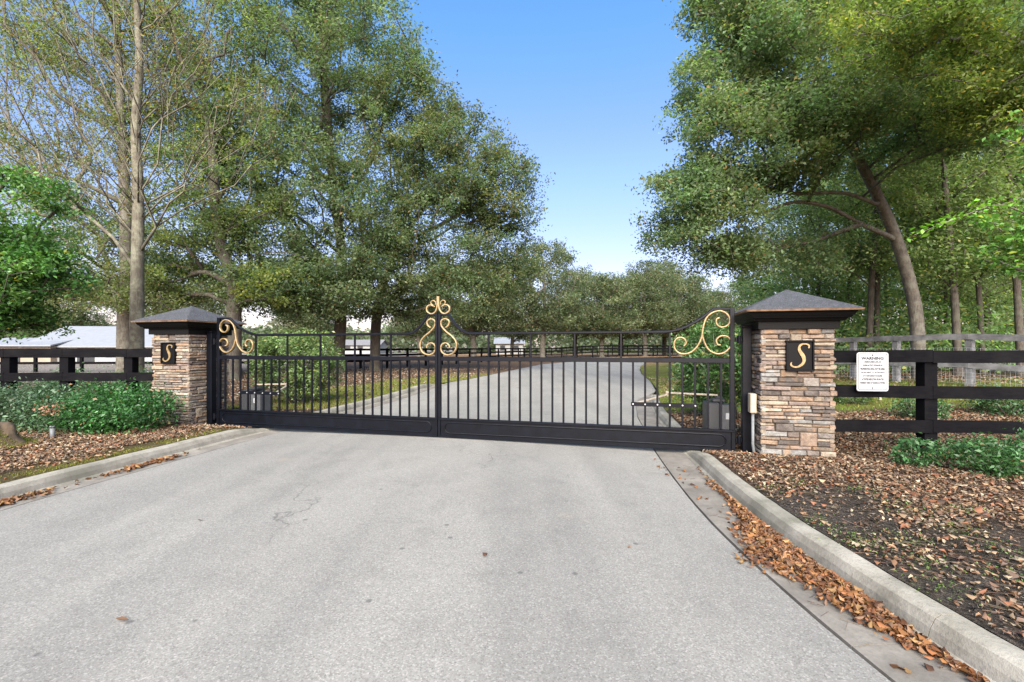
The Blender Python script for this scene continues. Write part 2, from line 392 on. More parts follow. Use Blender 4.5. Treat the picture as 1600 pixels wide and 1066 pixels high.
V = np.array(V); n0 = len(V)
# edge skirts
sk = V[np.arange(len(rows)) * (ncol + 1)].copy(); sk[:, 2] -= .05; sk2 = V[np.arange(len(rows)) * (ncol + 1) + ncol].copy(); sk2[:, 2] -= .05
j = np.arange(len(rows) - 1)
nr = len(rows); tpa = sk + [0, 0, .05]; tpb = sk2 + [0, 0, .05]
Fa = np.stack([n0 + 2 * nr + j, n0 + 2 * nr + j + 1, n0 + j + 1, n0 + j], -1)
Fb = np.stack([n0 + 3 * nr + j + 1, n0 + 3 * nr + j, n0 + nr + j, n0 + nr + j + 1], -1)
rd = link('road', fast_mesh('road', np.concatenate([V, sk, sk2, tpa, tpb]), np.concatenate([F, Fa, Fb]), None, True), M['asphalt']); tag(rd, kind='structure')

def kerb(name, f, side, y0, y1, gut, seglen, first):
    root = empty(name, (0, 0, 0)); tag(root, kind='structure')
    prof = [(-.005, -.30), (-.005, -.015), (.015, .004), (.12, .006), (.155, -.012), (.185, -.065), (.20, -.118), (.235, -.142)]
    gp = [(.237, -.30), (.237, -.1425), (.30, -.147), (gut, -.152), (gut, -.30)]
    y = first
    while y > y0: y -= seglen
    while y < y1:
        a, b = max(y, y0) + .003, min(y + seglen, y1) - .003; m = max(2, int((b - a) / .15)); 
        for nm, pr, mat in (('kerb_stone', prof, 'concrete'), ('gutter_slab', gp, 'gutter_concrete')):
            vs = []; npf = len(pr)
            for i in range(m + 1):
                q = a + (b - a) * i / m; tz = float(top_z(f(q), q)); lift = float(road_z(q)) + .15
                fade = 1 - float(smooth((q - y1 + 1.6) / 1.6)); rr = random.uniform(-.003, .003)
                for (o, z) in pr:
                    X, Y = edge_off(f, np.array(q), o, side)
                    if z > -.13: z = -.145 + (z + .145) * (1 + tz / .15) * fade
                    if 0 < i < m and z > -.1 and pr is prof: z += rr
                    vs.append((float(X), float(Y), z + (lift if z > -.2 else 0)))
            fs = []
            for i in range(m):
                for k in range(npf - 1):
                    q = (i * npf + k, i * npf + k + 1, (i + 1) * npf + k + 1, (i + 1) * npf + k); fs.append(q if side < 0 else q[::-1])
            fs += [tuple(range(npf)), tuple(m * npf + k for k in range(npf - 1, -1, -1))]
            mb = MB(); mb.add(vs, fs); mb.build(nm, M[mat], root, smooth_shade=False)
        y += seglen
kerb('kerb_right', xr, -1, -7.5, 15.5, GUT_R - .02, 3.05, 5.6)
kerb('kerb_left', xl, 1, -7.5, 19.0, GUT_L - .02, 3.05, 7.9)

# ------------------------------------------------------------------ leaf scatter meshes
def rotframe(n):
    r = RNG.normal(size=n.shape); t = np.cross(n, r); t /= np.linalg.norm(t, axis=1, keepdims=True) + 1e-9
    return t, np.cross(n, t)
def leaves(name, P, L, cols, up=.35, aspect=.45, fold=.12, tangent=None):
    N = len(P); n = RNG.normal(size=(N, 3)); n[:, 2] = np.abs(n[:, 2]) + up; n /= np.linalg.norm(n, axis=1, keepdims=True)
    t, b = rotframe(n); L = np.asarray(L).reshape(-1, 1) * np.ones((N, 1))
    V = np.stack([P - t * L * .5, P + b * L * aspect * .5 + n * L * fold, P + t * L * .5, P - b * L * aspect * .5 + n * L * fold], 1).reshape(-1, 3)
    F = np.arange(N * 4).reshape(-1, 4)
    return fast_mesh(name, V, F, np.repeat(cols, 4, axis=0))
def hexleaves(name, P, L, cols, up=2.0, aspect=.5):
    N = len(P); n = RNG.normal(size=(N, 3)); n[:, 2] = np.abs(n[:, 2]) + up; n /= np.linalg.norm(n, axis=1, keepdims=True)
    t, b = rotframe(n); L = np.asarray(L).reshape(-1, 1) * np.ones((N, 1)); w = L * aspect * .5 * RNG.uniform(.7, 1.25, (N, 1))
    cu = RNG.normal(.06, .14, (N, 1)) * L; fo = RNG.uniform(-.02, .22, (N, 1)) * L; tw = RNG.normal(0, .1, (N, 1)) * L
    V = np.stack([P - t * L * .5 + n * cu, P - t * L * .14 + b * w * .95 + n * (fo + tw), P + t * L * .20 + b * w * .8 + n * (fo - tw), P + t * L * .5 + n * cu * 1.5,
                  P + t * L * .20 - b * w * .8 + n * (fo + tw), P - t * L * .14 - b * w * .95 + n * (fo - tw)], 1).reshape(-1, 3)
    i = np.arange(N)[:, None] * 6; F = np.concatenate([i + [0, 1, 2, 3], i + [0, 3, 4, 5]])
    cc = np.repeat(cols, 6, axis=0) * (1 + RNG.normal(0, .06, (N * 6, 1)))
    return fast_mesh(name, V, F, np.clip(cc, .01, .8))
def tint(N, base, var=.18, alt=None, altp=0.0):
    c = np.tile(np.array(base), (N, 1)); c *= 1 + RNG.normal(0, var, (N, 1)); c *= 1 + RNG.normal(0, .07, (N, 3))
    if alt is not None:
        m = RNG.random(N) < altp; c[m] = np.array(alt) * (1 + RNG.normal(0, .2, (m.sum(), 1)))
    return np.clip(c, .004, .8)

# ------------------------------------------------------------------ trees
def skeleton(trunk, ells, ntips, seed, limbs=(), ragged=.35, gapsc=1.5, gapcut=-.04, slope=.15, zmin=None, shell=.55, wander=.12, pathw=.32, step=.9, crown_from=None):
    rg = np.random.default_rng(seed); pos = []; par = []; plen = []
    tp = catmull(trunk, 4)
    for i, p in enumerate(tp):
        pos.append(np.array(p)); par.append(i - 1); plen.append(0 if i == 0 else plen[-1] + float((tp[i] - tp[i - 1]).length))
    ntrunk = len(pos); zmin = zmin if zmin is not None else trunk[0][2] + .35 * (trunk[-1][2] - trunk[0][2])
    vol = np.array([e[3] * e[4] * e[5] for e in ells]) ** .75; vol /= vol.sum()
    tips = []
    while len(tips) < ntips:
        e = ells[rg.choice(len(ells), p=vol)]; d = rg.normal(size=3); d /= np.linalg.norm(d)
        r = rg.random() ** (1 / 3) if rg.random() > shell else rg.uniform(.72, 1.05)
        q_ = np.array(e[:3]) + d * r * np.array(e[3:6]) * (1 + ragged * mnoise.noise(Vector([float(t_) for t_ in (d * 2.3 + seed + np.array(e[:3]))])))
        if mnoise.noise(Vector((q_[0] / gapsc, q_[1] / gapsc, q_[2] / gapsc * 1.7)) + Vector((seed, 0, 0))) < gapcut: continue
        tips.append(q_)
    for lb in limbs:
        lp = catmull(lb, 5); d = [np.linalg.norm(np.array(lp[0]) - q) for q in pos[:ntrunk]]; pr = int(np.argmin(d))
        for p in lp[1:]:
            pos.append(np.array(p)); par.append(pr); plen.append(plen[pr] + float(np.linalg.norm(pos[-1] - pos[pr]))); pr = len(pos) - 1
    nall = len(pos); tips = np.array(tips); base = np.array(pos)
    d0 = np.min(np.linalg.norm(tips[:, None] - base[None], axis=2), axis=1); tips = tips[np.argsort(d0)]
    P = np.zeros((ntips * 8 + nall + 10, 3)); PL = np.zeros(len(P)); n = nall; P[:n] = base; PL[:n] = plen
    tipi = []
    for p in tips:
        dv = p - P[:n]; dist = np.linalg.norm(dv, axis=1); hd = np.linalg.norm(dv[:, :2], axis=1)
        cost = dist + pathw * PL[:n] + np.maximum(0, slope * hd - dv[:, 2]) * 1.6 + np.where(P[:n, 2] < zmin, 50, 0)
        q = int(np.argmin(cost)); seg = max(1, min(6, int(dist[q] / step))); a = P[q].copy(); pr = q; L = dist[q]
        side = rg.normal(size=3) * wander * L
        for s in range(1, seg + 1):
            f = s / seg; np_ = a + (p - a) * f + side * math.sin(math.pi * f) + np.array([0, 0, .10 * L * math.sin(math.pi * f)]) + (rg.normal(size=3) * .05 * L / seg if s < seg else 0)
            P[n] = np_; PL[n] = PL[pr] + np.linalg.norm(np_ - P[pr]); par.append(pr); pr = n; n += 1
            if n >= len(P) - 8: break
        tipi.append(n - 1)
        if n >= len(P) - 8: break
    return P[:n].copy(), par, ntrunk, np.array(tipi)
def wood_mesh(P, par, ntrunk, r_base, r_tip=.010, expo=2.3, rflare=1.35, rmin_draw=0.0, trunk_taper=.35, bscale=1.0):
    n = len(P); kids = [[] for _ in range(n)]
    for i in range(1, n): kids[par[i]].append(i)
    w = np.zeros(n)
    for i in range(n - 1, -1, -1): w[i] = r_tip ** expo if not kids[i] else sum(w[k] for k in kids[i])
    r = w ** (1 / expo); sc = r_base / r[0]; r = np.maximum(r_tip, r * np.where(r > r_tip * 2, sc, 1 + (sc - 1) * np.clip(r / (r_tip * 2), 0, 1)))
    r = np.minimum(r, r_base); r = np.maximum(r_tip, r * bscale)
    for i in range(ntrunk):
        f = i / max(1, ntrunk - 1); r[i] = max(r[i], r_base * (1 - (1 - trunk_taper) * f))
    mb = MB(); r0 = r.copy(); 
    main = [max(k, key=lambda q: (q < ntrunk, r[q])) if k else None for k in kids]
    starts = [(0, None)]
    while starts:
        s, frm = starts.pop(); chain = [] if frm is None else [frm]; i = s
        while i is not None:
            chain.append(i)
            for k in kids[i]:
                if k != main[i]: starts.append((k, i))
            i = main[i]
        if len(chain) < 2: continue
        rad = [r[c] for c in chain]
        if frm is not None: rad[0] = min(r[frm], rad[1] * 1.25)
        mx = max(rad); 
        if mx < rmin_draw: continue
        sides = 12 if mx > .15 else 7 if mx > .05 else 4 if mx > .02 else 3
        pts = [P[c] for c in chain]
        if frm is None:
            pts = [pts[0] - np.array([0, 0, .5])] + [pts[0]] + pts[1:]; rad = [rad[0] * rflare * 1.1] + [rad[0] * rflare] + rad[1:]
        mb.tube(pts, rad, sides)
    return mb
def clump_leaves(P, par, tipi, per, size, sig, base, alt, altp, seed, warm=None, up=.35, aspect=.5, zdroop=.0, keep=1.0, name='crown', flat=.42):
    rg = np.random.default_rng(seed + 5); ctr = P[tipi]; pa = P[[par[i] for i in tipi]]
    if keep < 1: m = rg.random(len(ctr)) < keep; ctr = ctr[m]; pa = pa[m]
    k = len(ctr); cnt = np.maximum(4, (per * rg.uniform(.45, 1.6, k)).astype(int)); idx = np.repeat(np.arange(k), cnt); N = len(idx)
    f = rg.random(N)[:, None] ** 1.5 * .8; cs = (sig * rg.uniform(.7, 1.35, k))[idx][:, None]
    # sub-sprays inside each clump make holes and dense knots
    sub = np.clip(rg.normal(size=(k, 7, 3)), -1.6, 1.6) * np.array([1, 1, flat]); si = rg.integers(0, 7, N)
    Q = ctr[idx] * (1 - f) + pa[idx] * f + (sub[idx, si] * .85 + rg.normal(size=(N, 3)) * .27) * cs * np.array([1, 1, .9]); Q[:, 2] -= zdroop * rg.random(N)
    cl = 1 + rg.normal(0, .20, k); c = np.tile(np.array(base), (N, 1)) * cl[idx][:, None]
    if warm is not None:
        wv = np.clip(rg.normal(.28, .32, k), 0, 1)[idx][:, None]; c = c * (1 - wv) + np.array(warm) * wv * cl[idx][:, None]
    c *= 1 + rg.normal(0, .17, (N, 1))
    m = rg.random(N) < altp; c[m] = np.array(alt) * (1 + rg.normal(0, .2, (m.sum(), 1)))
    return leaves(name, Q, size * rg.uniform(.65, 1.3, N), np.clip(c, .004, .8), up=up, aspect=aspect)
def E(px, py, depth, rx, rz, ry): return (at(px, depth), depth, hz(py, depth), rx * depth / FPX, ry, rz * depth / FPX)
def tree(name, label, cat, trunk, ells, ntips, per, size, sig, r_base, bk, base, alt, altp, seed, group=None, local=False, **kw):
    sk = {k: kw.pop(k) for k in ('ragged', 'gapsc', 'gapcut', 'limbs', 'slope', 'zmin', 'shell', 'wander', 'pathw', 'step') if k in kw}
    wk = {k: kw.pop(k) for k in ('r_tip', 'expo', 'rflare', 'trunk_taper', 'rmin_draw', 'bscale') if k in kw}
    lm = kw.pop('leafmat', 'leaf')
    o = np.array(trunk[0]); tr = [tuple(np.array(p) - o) for p in trunk]; el_ = [tuple(np.array(e[:3]) - o) + tuple(e[3:]) for e in ells]
    if 'limbs' in sk: sk['limbs'] = [[tuple(np.array(p) - o) for p in lb] for lb in sk['limbs']]
    P, par, nt, tipi = skeleton(tr, el_, ntips, seed, **sk)
    root = empty(name, tuple(o)); tag(root, label, cat, group)
    wood_mesh(P, par, nt, r_base, **wk).build('trunk', M[bk], root, smooth_shade=True)
    link('crown', clump_leaves(P, par, tipi, per, size, sig, base, alt, altp, seed, **kw), M[lm], root)
    return root
def dup(root, loc, rz, sc, label, group=None):
    r = root.copy(); COL.objects.link(r); r.location = loc; r.rotation_euler = (0, 0, rz); r.scale = sc; r['label'] = label
    if group: r['group'] = group
    for ch in list(root.children):
        c = ch.copy(); COL.objects.link(c); c.parent = r
        for gc in ch.children:
            d = gc.copy(); COL.objects.link(d); d.parent = c
    return r
OAK = (.108, .160, .088); OAKW = (.175, .205, .10); BROWNL = (.20, .14, .06)
def tp(px, py, d): return (at(px, d), d, hz(py, d))
GRP_L = 'oaks on the lawn left of the drive'
# left group of oaks
tree('oak_tree', 'tall dense oak behind the left gate leaf, trunk just right of the clipped bush', 'tree',
     [(at(528, 27), 27, 0), tp(532, 500, 27), tp(534, 400, 27), tp(520, 290, 27), tp(512, 180, 27), tp(505, 70, 27), tp(500, -40, 27)],
     [E(470, 120, 27, 105, 130, 4), E(580, 90, 27, 85, 90, 4), E(430, 250, 25, 100, 90, 4), E(420, 400, 24, 110, 75, 3.5), E(430, 455, 22, 110, 42, 2.5), E(500, 440, 23, 90, 55, 2.5), E(520, 330, 24, 90, 110, 3), E(460, -60, 27, 150, 100, 5), E(480, 460, 26, 80, 45, 4)],
     1080, 125, .165, .58, .27, 'bark_dark', OAK, BROWNL, .03, 11, GRP_L, limbs=[[tp(534, 400, 27), tp(480, 350, 26), tp(430, 310, 25)], [tp(526, 330, 27), tp(570, 270, 27), tp(600, 190, 27)], [tp(533, 440, 27), tp(480, 420, 25), tp(420, 415, 24)]], bscale=1.25, slope=.25, zmin=3.5, warm=OAKW)
tree('oak_tree', 'broad oak behind the middle of the gate, its crown reaching furthest right over the drive', 'tree',
     [(at(586, 29), 29, 0), tp(588, 500, 29), tp(600, 440, 29), tp(625, 380, 29), tp(665, 320, 28), tp(700, 270, 28)],
     [E(640, 190, 27, 75, 85, 4), E(715, 250, 27, 75, 75, 4), E(790, 300, 27, 58, 62, 3), E(690, 370, 27, 110, 70, 4), E(775, 415, 28, 62, 62, 3), E(700, 460, 27, 90, 35, 3), E(610, 440, 27, 90, 60, 4), E(600, 300, 27, 80, 90, 3)],
     980, 125, .165, .56, .25, 'bark_dark', OAK, BROWNL, .045, 12, GRP_L, limbs=[[tp(592, 480, 29), tp(640, 445, 28.5), tp(700, 425, 28), tp(770, 420, 28)], [tp(600, 440, 29), tp(570, 380, 28), tp(560, 320, 27)], [tp(625, 380, 29), tp(690, 350, 28), tp(760, 310, 27)]], bscale=1.25, slope=.12, zmin=3.2, warm=(.17, .175, .075))
tree('oak_tree', 'spreading oak with low forked limbs seen above the left pillar cap', 'tree',
     [(at(366, 21), 21, 0), tp(366, 495, 21), tp(364, 440, 21), tp(345, 380, 21), tp(335, 300, 21), tp(330, 200, 21)],
     [E(300, 330, 21, 90, 70, 3), E(360, 300, 22, 80, 90, 3), E(330, 180, 23, 90, 90, 3), E(290, 445, 22, 90, 32, 3), E(420, 450, 22, 70, 34, 3), E(240, 400, 22, 60, 60, 2), E(330, 60, 24, 90, 80, 3)],
     560, 125, .14, .52, .27, 'bark_dark', OAK, (.22, .20, .04), .03, 13, GRP_L, limbs=[[tp(365, 450, 21), tp(320, 425, 21), tp(270, 440, 21), tp(220, 432, 20.5)], [tp(364, 440, 21), tp(400, 400, 21), tp(445, 395, 21.5), tp(480, 405, 22)]], bscale=1.15, slope=.02, zmin=3.0, warm=(.25, .27, .06))
tree('oak_tree', 'dark trunked oak directly behind the pale bare tree at the left', 'tree',
     [(at(194, 20), 20, 0), tp(196, 500, 20), tp(198, 420, 20), tp(196, 320, 20), tp(190, 200, 20), tp(185, 80, 20), tp(180, -20, 20)],
     [E(110, 180, 21, 130, 130, 3.5), E(40, 320, 21, 90, 80, 3), E(200, 60, 21, 110, 110, 3.5), E(90, 20, 21, 140, 80, 3), E(130, 430, 19, 110, 48, 3), E(180, 470, 19, 90, 26, 2.5), E(60, 420, 19, 70, 45, 2.5), E(260, 250, 22, 60, 80, 3), E(250, 460, 22, 60, 26, 3), E(120, 340, 20, 90, 60, 2.5)],
     820, 105, .115, .52, .30, 'bark_oak', (.14, .175, .08), BROWNL, .05, 14, GRP_L, slope=.35, zmin=3.4, warm=(.22, .23, .09))
# pale bare tree
tree('bare_tree', 'tall pale trunked tree, nearly leafless with fine upswept branches, behind the left pillar', 'tree',
     [(at(213, 14), 14, -.05), tp(214, 500, 14), tp(215, 400, 14), tp(216, 300, 14), tp(212, 200, 14), tp(218, 100, 14), tp(214, 0, 14), tp(216, -90, 14)],
     [E(90, 110, 14, 130, 120, 2.6), E(330, 120, 14, 120, 110, 2.6), E(215, 10, 14, 120, 110, 2.5), E(120, 260, 14, 110, 70, 2.0), E(300, 260, 14, 70, 60, 2.0), E(40, 200, 14, 70, 90, 2), E(215, -110, 14, 150, 60, 2.5)],
     1500, 8, .085, .22, .205, 'bark_pale', (.20, .21, .08), (.22, .13, .05), .3, 15, slope=.95, zmin=3.0, shell=.3, wander=.035, pathw=.42, step=.8, r_tip=.0085, expo=2.25, trunk_taper=.30, rflare=1.15, keep=.6, bscale=.55)
# glossy broadleaf at the left edge
tree('magnolia_tree', 'glossy bright green broadleaf tree at the left edge above the black fence', 'tree',
     [(-12.9, 10.6, 0), (-12.8, 10.6, 1.2), (-12.8, 10.6, 2.6), (-12.7, 10.7, 4.2)],
     [E(40, 350, 10.6, 75, 65, 1.2), E(50, 440, 10.6, 60, 45, 1.1), E(-60, 400, 10.6, 100, 110, 1.4), E(0, 490, 10.6, 70, 26, 1), E(20, 300, 10.6, 50, 30, 1.0)],
     330, 95, .105, .30, .16, 'bark_dark', (.065, .165, .042), (.30, .28, .04), .02, 16, slope=.0, zmin=.7, leafmat='leaf_glossy', warm=(.12, .23, .045), aspect=.46)
# the leaning oak on the right
tree('leaning_oak_tree', 'big leaning oak right of the drive with thick grey trunk and crown over the gate', 'tree',
     [(at(1436, 16), 16, .3), tp(1432, 500, 16), tp(1418, 430, 16), tp(1395, 360, 15.8), tp(1368, 300, 15.5), tp(1335, 235, 15.2), tp(1300, 150, 15), tp(1260, 50, 15)],
     [E(1095, 330, 14.5, 85, 75, 2.2), E(1075, 365, 14.5, 55, 40, 1.5), E(1120, 395, 14.5, 55, 38, 1.5), E(1250, 215, 14.0, 90, 55, 2.5), E(1075, 265, 14.5, 50, 50, 1.6), E(1165, 225, 14.5, 115, 85, 3.0), E(1150, 120, 14.5, 85, 80, 2.6), E(1175, 30, 14.5, 105, 70, 2.6), E(1300, 115, 13.5, 150, 90, 3), E(1460, 120, 12.5, 140, 85, 2.6), E(1560, 130, 12, 110, 110, 2.6), E(1165, 390, 15, 55, 45, 1.8), E(1230, 410, 16, 60, 30, 1.6), E(1330, -60, 14, 240, 90, 4), E(1430, 190, 13.5, 140, 26, 2.0)],
     1500, 150, .115, .42, .22, 'bark_oak', (.130, .200, .105), (.30, .21, .10), .035, 21, limbs=[[tp(1375, 322, 15.5), tp(1320, 302, 15.2), tp(1250, 303, 15), tp(1190, 298, 14.8), tp(1140, 312, 14.6)], [tp(1395, 372, 15.8), tp(1345, 350, 15.4), tp(1295, 324, 15.2), tp(1240, 316, 15), tp(1190, 335, 14.8)]], slope=.05, zmin=4.6, warm=(.22, .245, .11), rflare=1.15, trunk_taper=.5, bscale=.72)

# woodland trees on the right: two kinds, copied
GRP_W = 'slim woodland trees behind the grey fence'
def wtree(seed, h, spread, lean, label, px, depth, rb=.17):
    x = at(px, depth); z0 = float(ground_z(x, depth)) - .02
    return tree('woodland_tree', label, 'tree', [(x, depth, z0), (x + lean * .2, depth, z0 + h * .25), (x + lean * .5, depth, z0 + h * .5), (x + lean * .6, depth + .2, z0 + h * .75), (x + lean, depth, z0 + h * .95)],
        [(x + lean, depth, z0 + h * .75, spread, spread, h * .27), (x + lean * .3, depth + .5, z0 + h * .47, spread * .9, spread * .9, h * .16), (x - .5, depth, z0 + h * .33, spread * .5, spread * .5, h * .05)],
        230, 80, .150, .55, rb, 'bark_dark', (.145, .215, .09), (.30, .28, .10), .05, seed, GRP_W, slope=.3, zmin=2.2, warm=(.23, .265, .10), bscale=.7)
w1 = wtree(31, 15, 3.2, .8, 'thick brown woodland trunk, left one of the close pair right of the right pillar cap', 1356, 20, .14)
w2 = wtree(32, 13, 2.8, -.9, 'upright dark woodland trunk about midway between the leaning oak and the right edge', 1498, 17, .14)
w3 = wtree(33, 16, 3.4, .3, 'slim straight woodland tree rising just above the apex side of the right pillar cap', 1277, 25, .13)
wl_ = [(1369, 21, w1, .9, 'brown woodland trunk, right one of the close pair right of the right pillar cap'),
       (1316, 27, w2, .85, 'thin woodland trunk between the right pillar cap and the close pair of trunks'),
       (1384, 31, w3, .8, 'thin dim woodland trunk just behind the left side of the leaning oak'),
       (1462, 28, w1, .8, 'dim woodland trunk seen immediately right of the leaning oak'),
       (1478, 24, w3, .75, 'slender woodland trunk left beside the upright dark midway trunk'),
       (1536, 19, w1, .8, 'left trunk of the two thin ones near the bright hanging branch'),
       (1546, 22, w2, .8, 'right trunk of the two thin ones near the bright hanging branch'),
       (1572, 25, w3, .9, 'dim woodland trunk behind the bright green hanging leaves'),
       (1596, 17, w1, .95, 'woodland trunk cut by the right edge of the picture'),
       (1250, 34, w2, 1.0, 'furthest woodland tree, its crown showing left of the right pillar cap apex'),
       (1425, 38, w3, 1.1, 'deep woodland tree hidden behind the leaning oak trunk'),
       (1520, 34, w2, 1.15, 'deep woodland tree filling the gap left of the two thin trunks'),
       (1345, 40, w1, 1.2, 'deep woodland tree filling the gap left of the close pair'),
       (1208, 44, w3, .75, 'small woodland tree at the near end of the wood above the right gate post'),
       (1660, 24, w2, 1.1, 'woodland tree at the picture edge beyond the hanging leaves'),
       (1590, 42, w3, 1.3, 'deep woodland tree closing the wood at the right edge')]
for i, (px, d, src, s, lb) in enumerate(wl_):
    x = at(px, d); dup(src, (x, d, float(ground_z(x, d)) - .02), i * 1.7 + .6, (s, s, s * random.uniform(.95, 1.1)), lb, GRP_W)
# far oaks across the pasture
GRP_F = 'oaks along the far paddock fence'
def ftree(seed, label, px, depth, h, r):
    x = at(px, depth)
    return tree('paddock_oak', label, 'tree', [(x, depth, 0), (x, depth, 2.0), (x + .3, depth, h * .4), (x, depth, h * .8)],
        [(x, depth, h * .62, r, r, h * .33), (x + r * .4, depth - 1, h * .38, r * .8, r * .8, h * .16), (x - r * .45, depth, h * .42, r * .75, r * .75, h * .18), (x, depth, h * .84, r * .5, r * .5, h * .13)],
        330, 90, .30, .95, .38, 'bark_oak', (.110, .148, .082), (.24, .18, .10), .06, seed, GRP_F, slope=.1, zmin=1.9, warm=(.165, .175, .095))
f1 = ftree(41, 'tallest round oak beyond the paddock, left of the sky gap', 848, 62, 16.6, 5.6)
f2 = ftree(42, 'wide olive oak beyond the paddock behind the fourth upright of the right gate leaf', 940, 68, 13.2, 5.4)
for px, d, src, s, lb in [(1008, 70, f1, .93, 'oak beyond the paddock left of the right gate scroll'), (1062, 76, f2, 1.12, 'rightmost paddock oak, seen through the right gate scroll'),
                          (898, 74, f1, .90, 'oak beyond the paddock between the tallest one and the wide olive one'), (970, 82, f2, 1.15, 'oak beyond the paddock partly hidden by the wide olive one'),
                          (1038, 84, f1, 1.08, 'pale oak behind the two rightmost paddock oaks'), (740, 60, f2, 1.0, 'paddock oak under the right side of the leaning left oak'),
                          (800, 78, f1, .8, 'paddock oak just left of the tallest round one'), (1110, 92, f2, 1.1, 'low paddock oak behind the right gate post'),
                          (655, 72, f1, .8, 'paddock oak seen behind the centre of the gate'), (480, 66, f2, .9, 'paddock oak beyond the clipped bush'), (1165, 80, f1, .85, 'paddock oak rising beside the right pillar roof'),
                          (90, 64, f2, 1.0, 'oak far behind the white barn'), (300, 62, f1, .9, 'oak far behind the left pillar')]:
    dup(src, (at(px, d), d, 0), px * .37, (s, s, s * random.uniform(.93, 1.05)), lb, GRP_F)
# far treeline (one mass)
N = 60000; xs_ = RNG.uniform(-230, 260, N); ys_ = RNG.uniform(120, 150, N); hgt = 7 + 3.5 * np.array([mnoise.noise(Vector((x * .06, 0, 0))) for x in xs_]) + RNG.normal(0, .5, N)
P = np.stack([xs_, ys_, np.clip(hgt, 2, 20) * RNG.random(N) ** .6], 1)
o = link('distant_treeline', leaves('distant_treeline', P, RNG.uniform(.8, 1.5, N), tint(N, (.15, .175, .11), .2), up=.2, aspect=.8), M['leaf']); tag(o, 'hazy olive line of woods along the horizon', 'trees', kind='stuff')
# woodland undergrowth on the right
N = 110000; X = RNG.uniform(8, 52, N); Y = RNG.uniform(18.2, 38, N); k = np.array([mnoise.noise(Vector((x * .35, y * .35, 3))) for x, y in zip(X, Y)])
H = np.clip(1.9 + 1.9 * k, .4, 3.6) + (Y - 19) * .34; Z = ground_z(X, Y) + H * RNG.random(N) ** .7
m = (X > 11.2 + (Y - 19) * .36); P = np.stack([X, Y, Z], 1)[m]
o = link('undergrowth', leaves('undergrowth', P, RNG.uniform(.13, .30, len(P)), tint(len(P), (.15, .23, .09), .3, (.34, .34, .10), .08), up=.3), M['leaf']); tag(o, 'green leafy undergrowth filling the wood behind the grey fence', 'undergrowth', kind='stuff')

# ------------------------------------------------------------------ shrubs
def shrub(name, label, center, radii, n, size, base, alt=(.2, .12, .05), altp=.02, seed=1, clipped=False, group=None, lm='leaf_glossy', stems=9, aspect=.45, tips=60, bare=0.0):
    rg = np.random.default_rng(seed); root = empty(name, center); tag(root, label, 'shrub', group); rx, ry, rz_ = radii
    d = rg.normal(size=(tips, 3)); d /= np.linalg.norm(d, axis=1, keepdims=True)
    if clipped: d = d / (np.abs(d) ** 4).sum(1, keepdims=True) ** .25
    T = d * (rg.uniform(.45, 1.0, (tips, 1)) ** .6) * np.array([rx, ry, rz_]) * (1 if clipped else rg.uniform(.8, 1.12, (tips, 1)))
    T[:, 2] = T[:, 2] * (1 - bare * .5) + rz_ * (1 + bare * .45); T = T[T[:, 2] > .03]
    mb = MB()
    for q in T[:: max(1, len(T) // stems)]:
        b = np.array([rg.normal(0, rx * .15), rg.normal(0, ry * .15), -.05]); mid = b * .4 + q * .6 + rg.normal(size=3) * .05 * rx; mid[2] = q[2] * .5
        mb.tube([b, mid, q], [.014, .010, .005], 5)
    mb.build('stems', M['bark_oak'], root, True)
    k = len(T); idx = rg.integers(0, k, n); s = (rx * ry * rz_) ** (1 / 3) * .17 * (2.2 if tips < 40 else 1)
    Q = T[idx] + rg.normal(size=(n, 3)) * s * (.6 if clipped else 1)
    if clipped: Q[:, :2] = np.clip(Q[:, :2], [-rx * 1.05, -ry * 1.05], [rx * 1.05, ry * 1.05]) + rg.normal(0, .02, (n, 2)); Q[:, 2] = np.minimum(Q[:, 2], rz_ * 2.03 + rg.normal(0, .03, n))
    Q[:, 2] = np.abs(Q[:, 2]); cl = (1 + rg.normal(0, .22, k))[idx][:, None]; c = np.array(base) * cl * (1 + rg.normal(0, .18, (n, 1)))
    hi = rg.random(n) < .18; c[hi] *= 1.6
    m = rg.random(n) < altp; c[m] = np.array(alt)
    link('foliage', leaves('foliage', Q, size * rg.uniform(.6, 1.3, n), np.clip(c, .005, .8), up=.5, aspect=aspect), M[lm], root)
    return root
shrub('clipped_shrub', 'tall square clipped light green shrub behind the left gate leaf', (at(462, 12.2), 12.3, 0), (1.06, .8, .98), 15000, .085, (.12, .18, .065), (.24, .25, .08), .1, 51, True, tips=190, bare=.3, stems=26)
shrub('clipped_shrub', 'bright green clipped shrub behind the right gate scroll and post', (at(1128, 9.4), 9.5, -.02), (.82, .75, 1.0), 13000, .085, (.085, .165, .055), (.22, .23, .07), .08, 52, True, tips=150, bare=.3, stems=24)
G1 = 'low glossy shrubs along the fences'
DG = (.040, .095, .034)
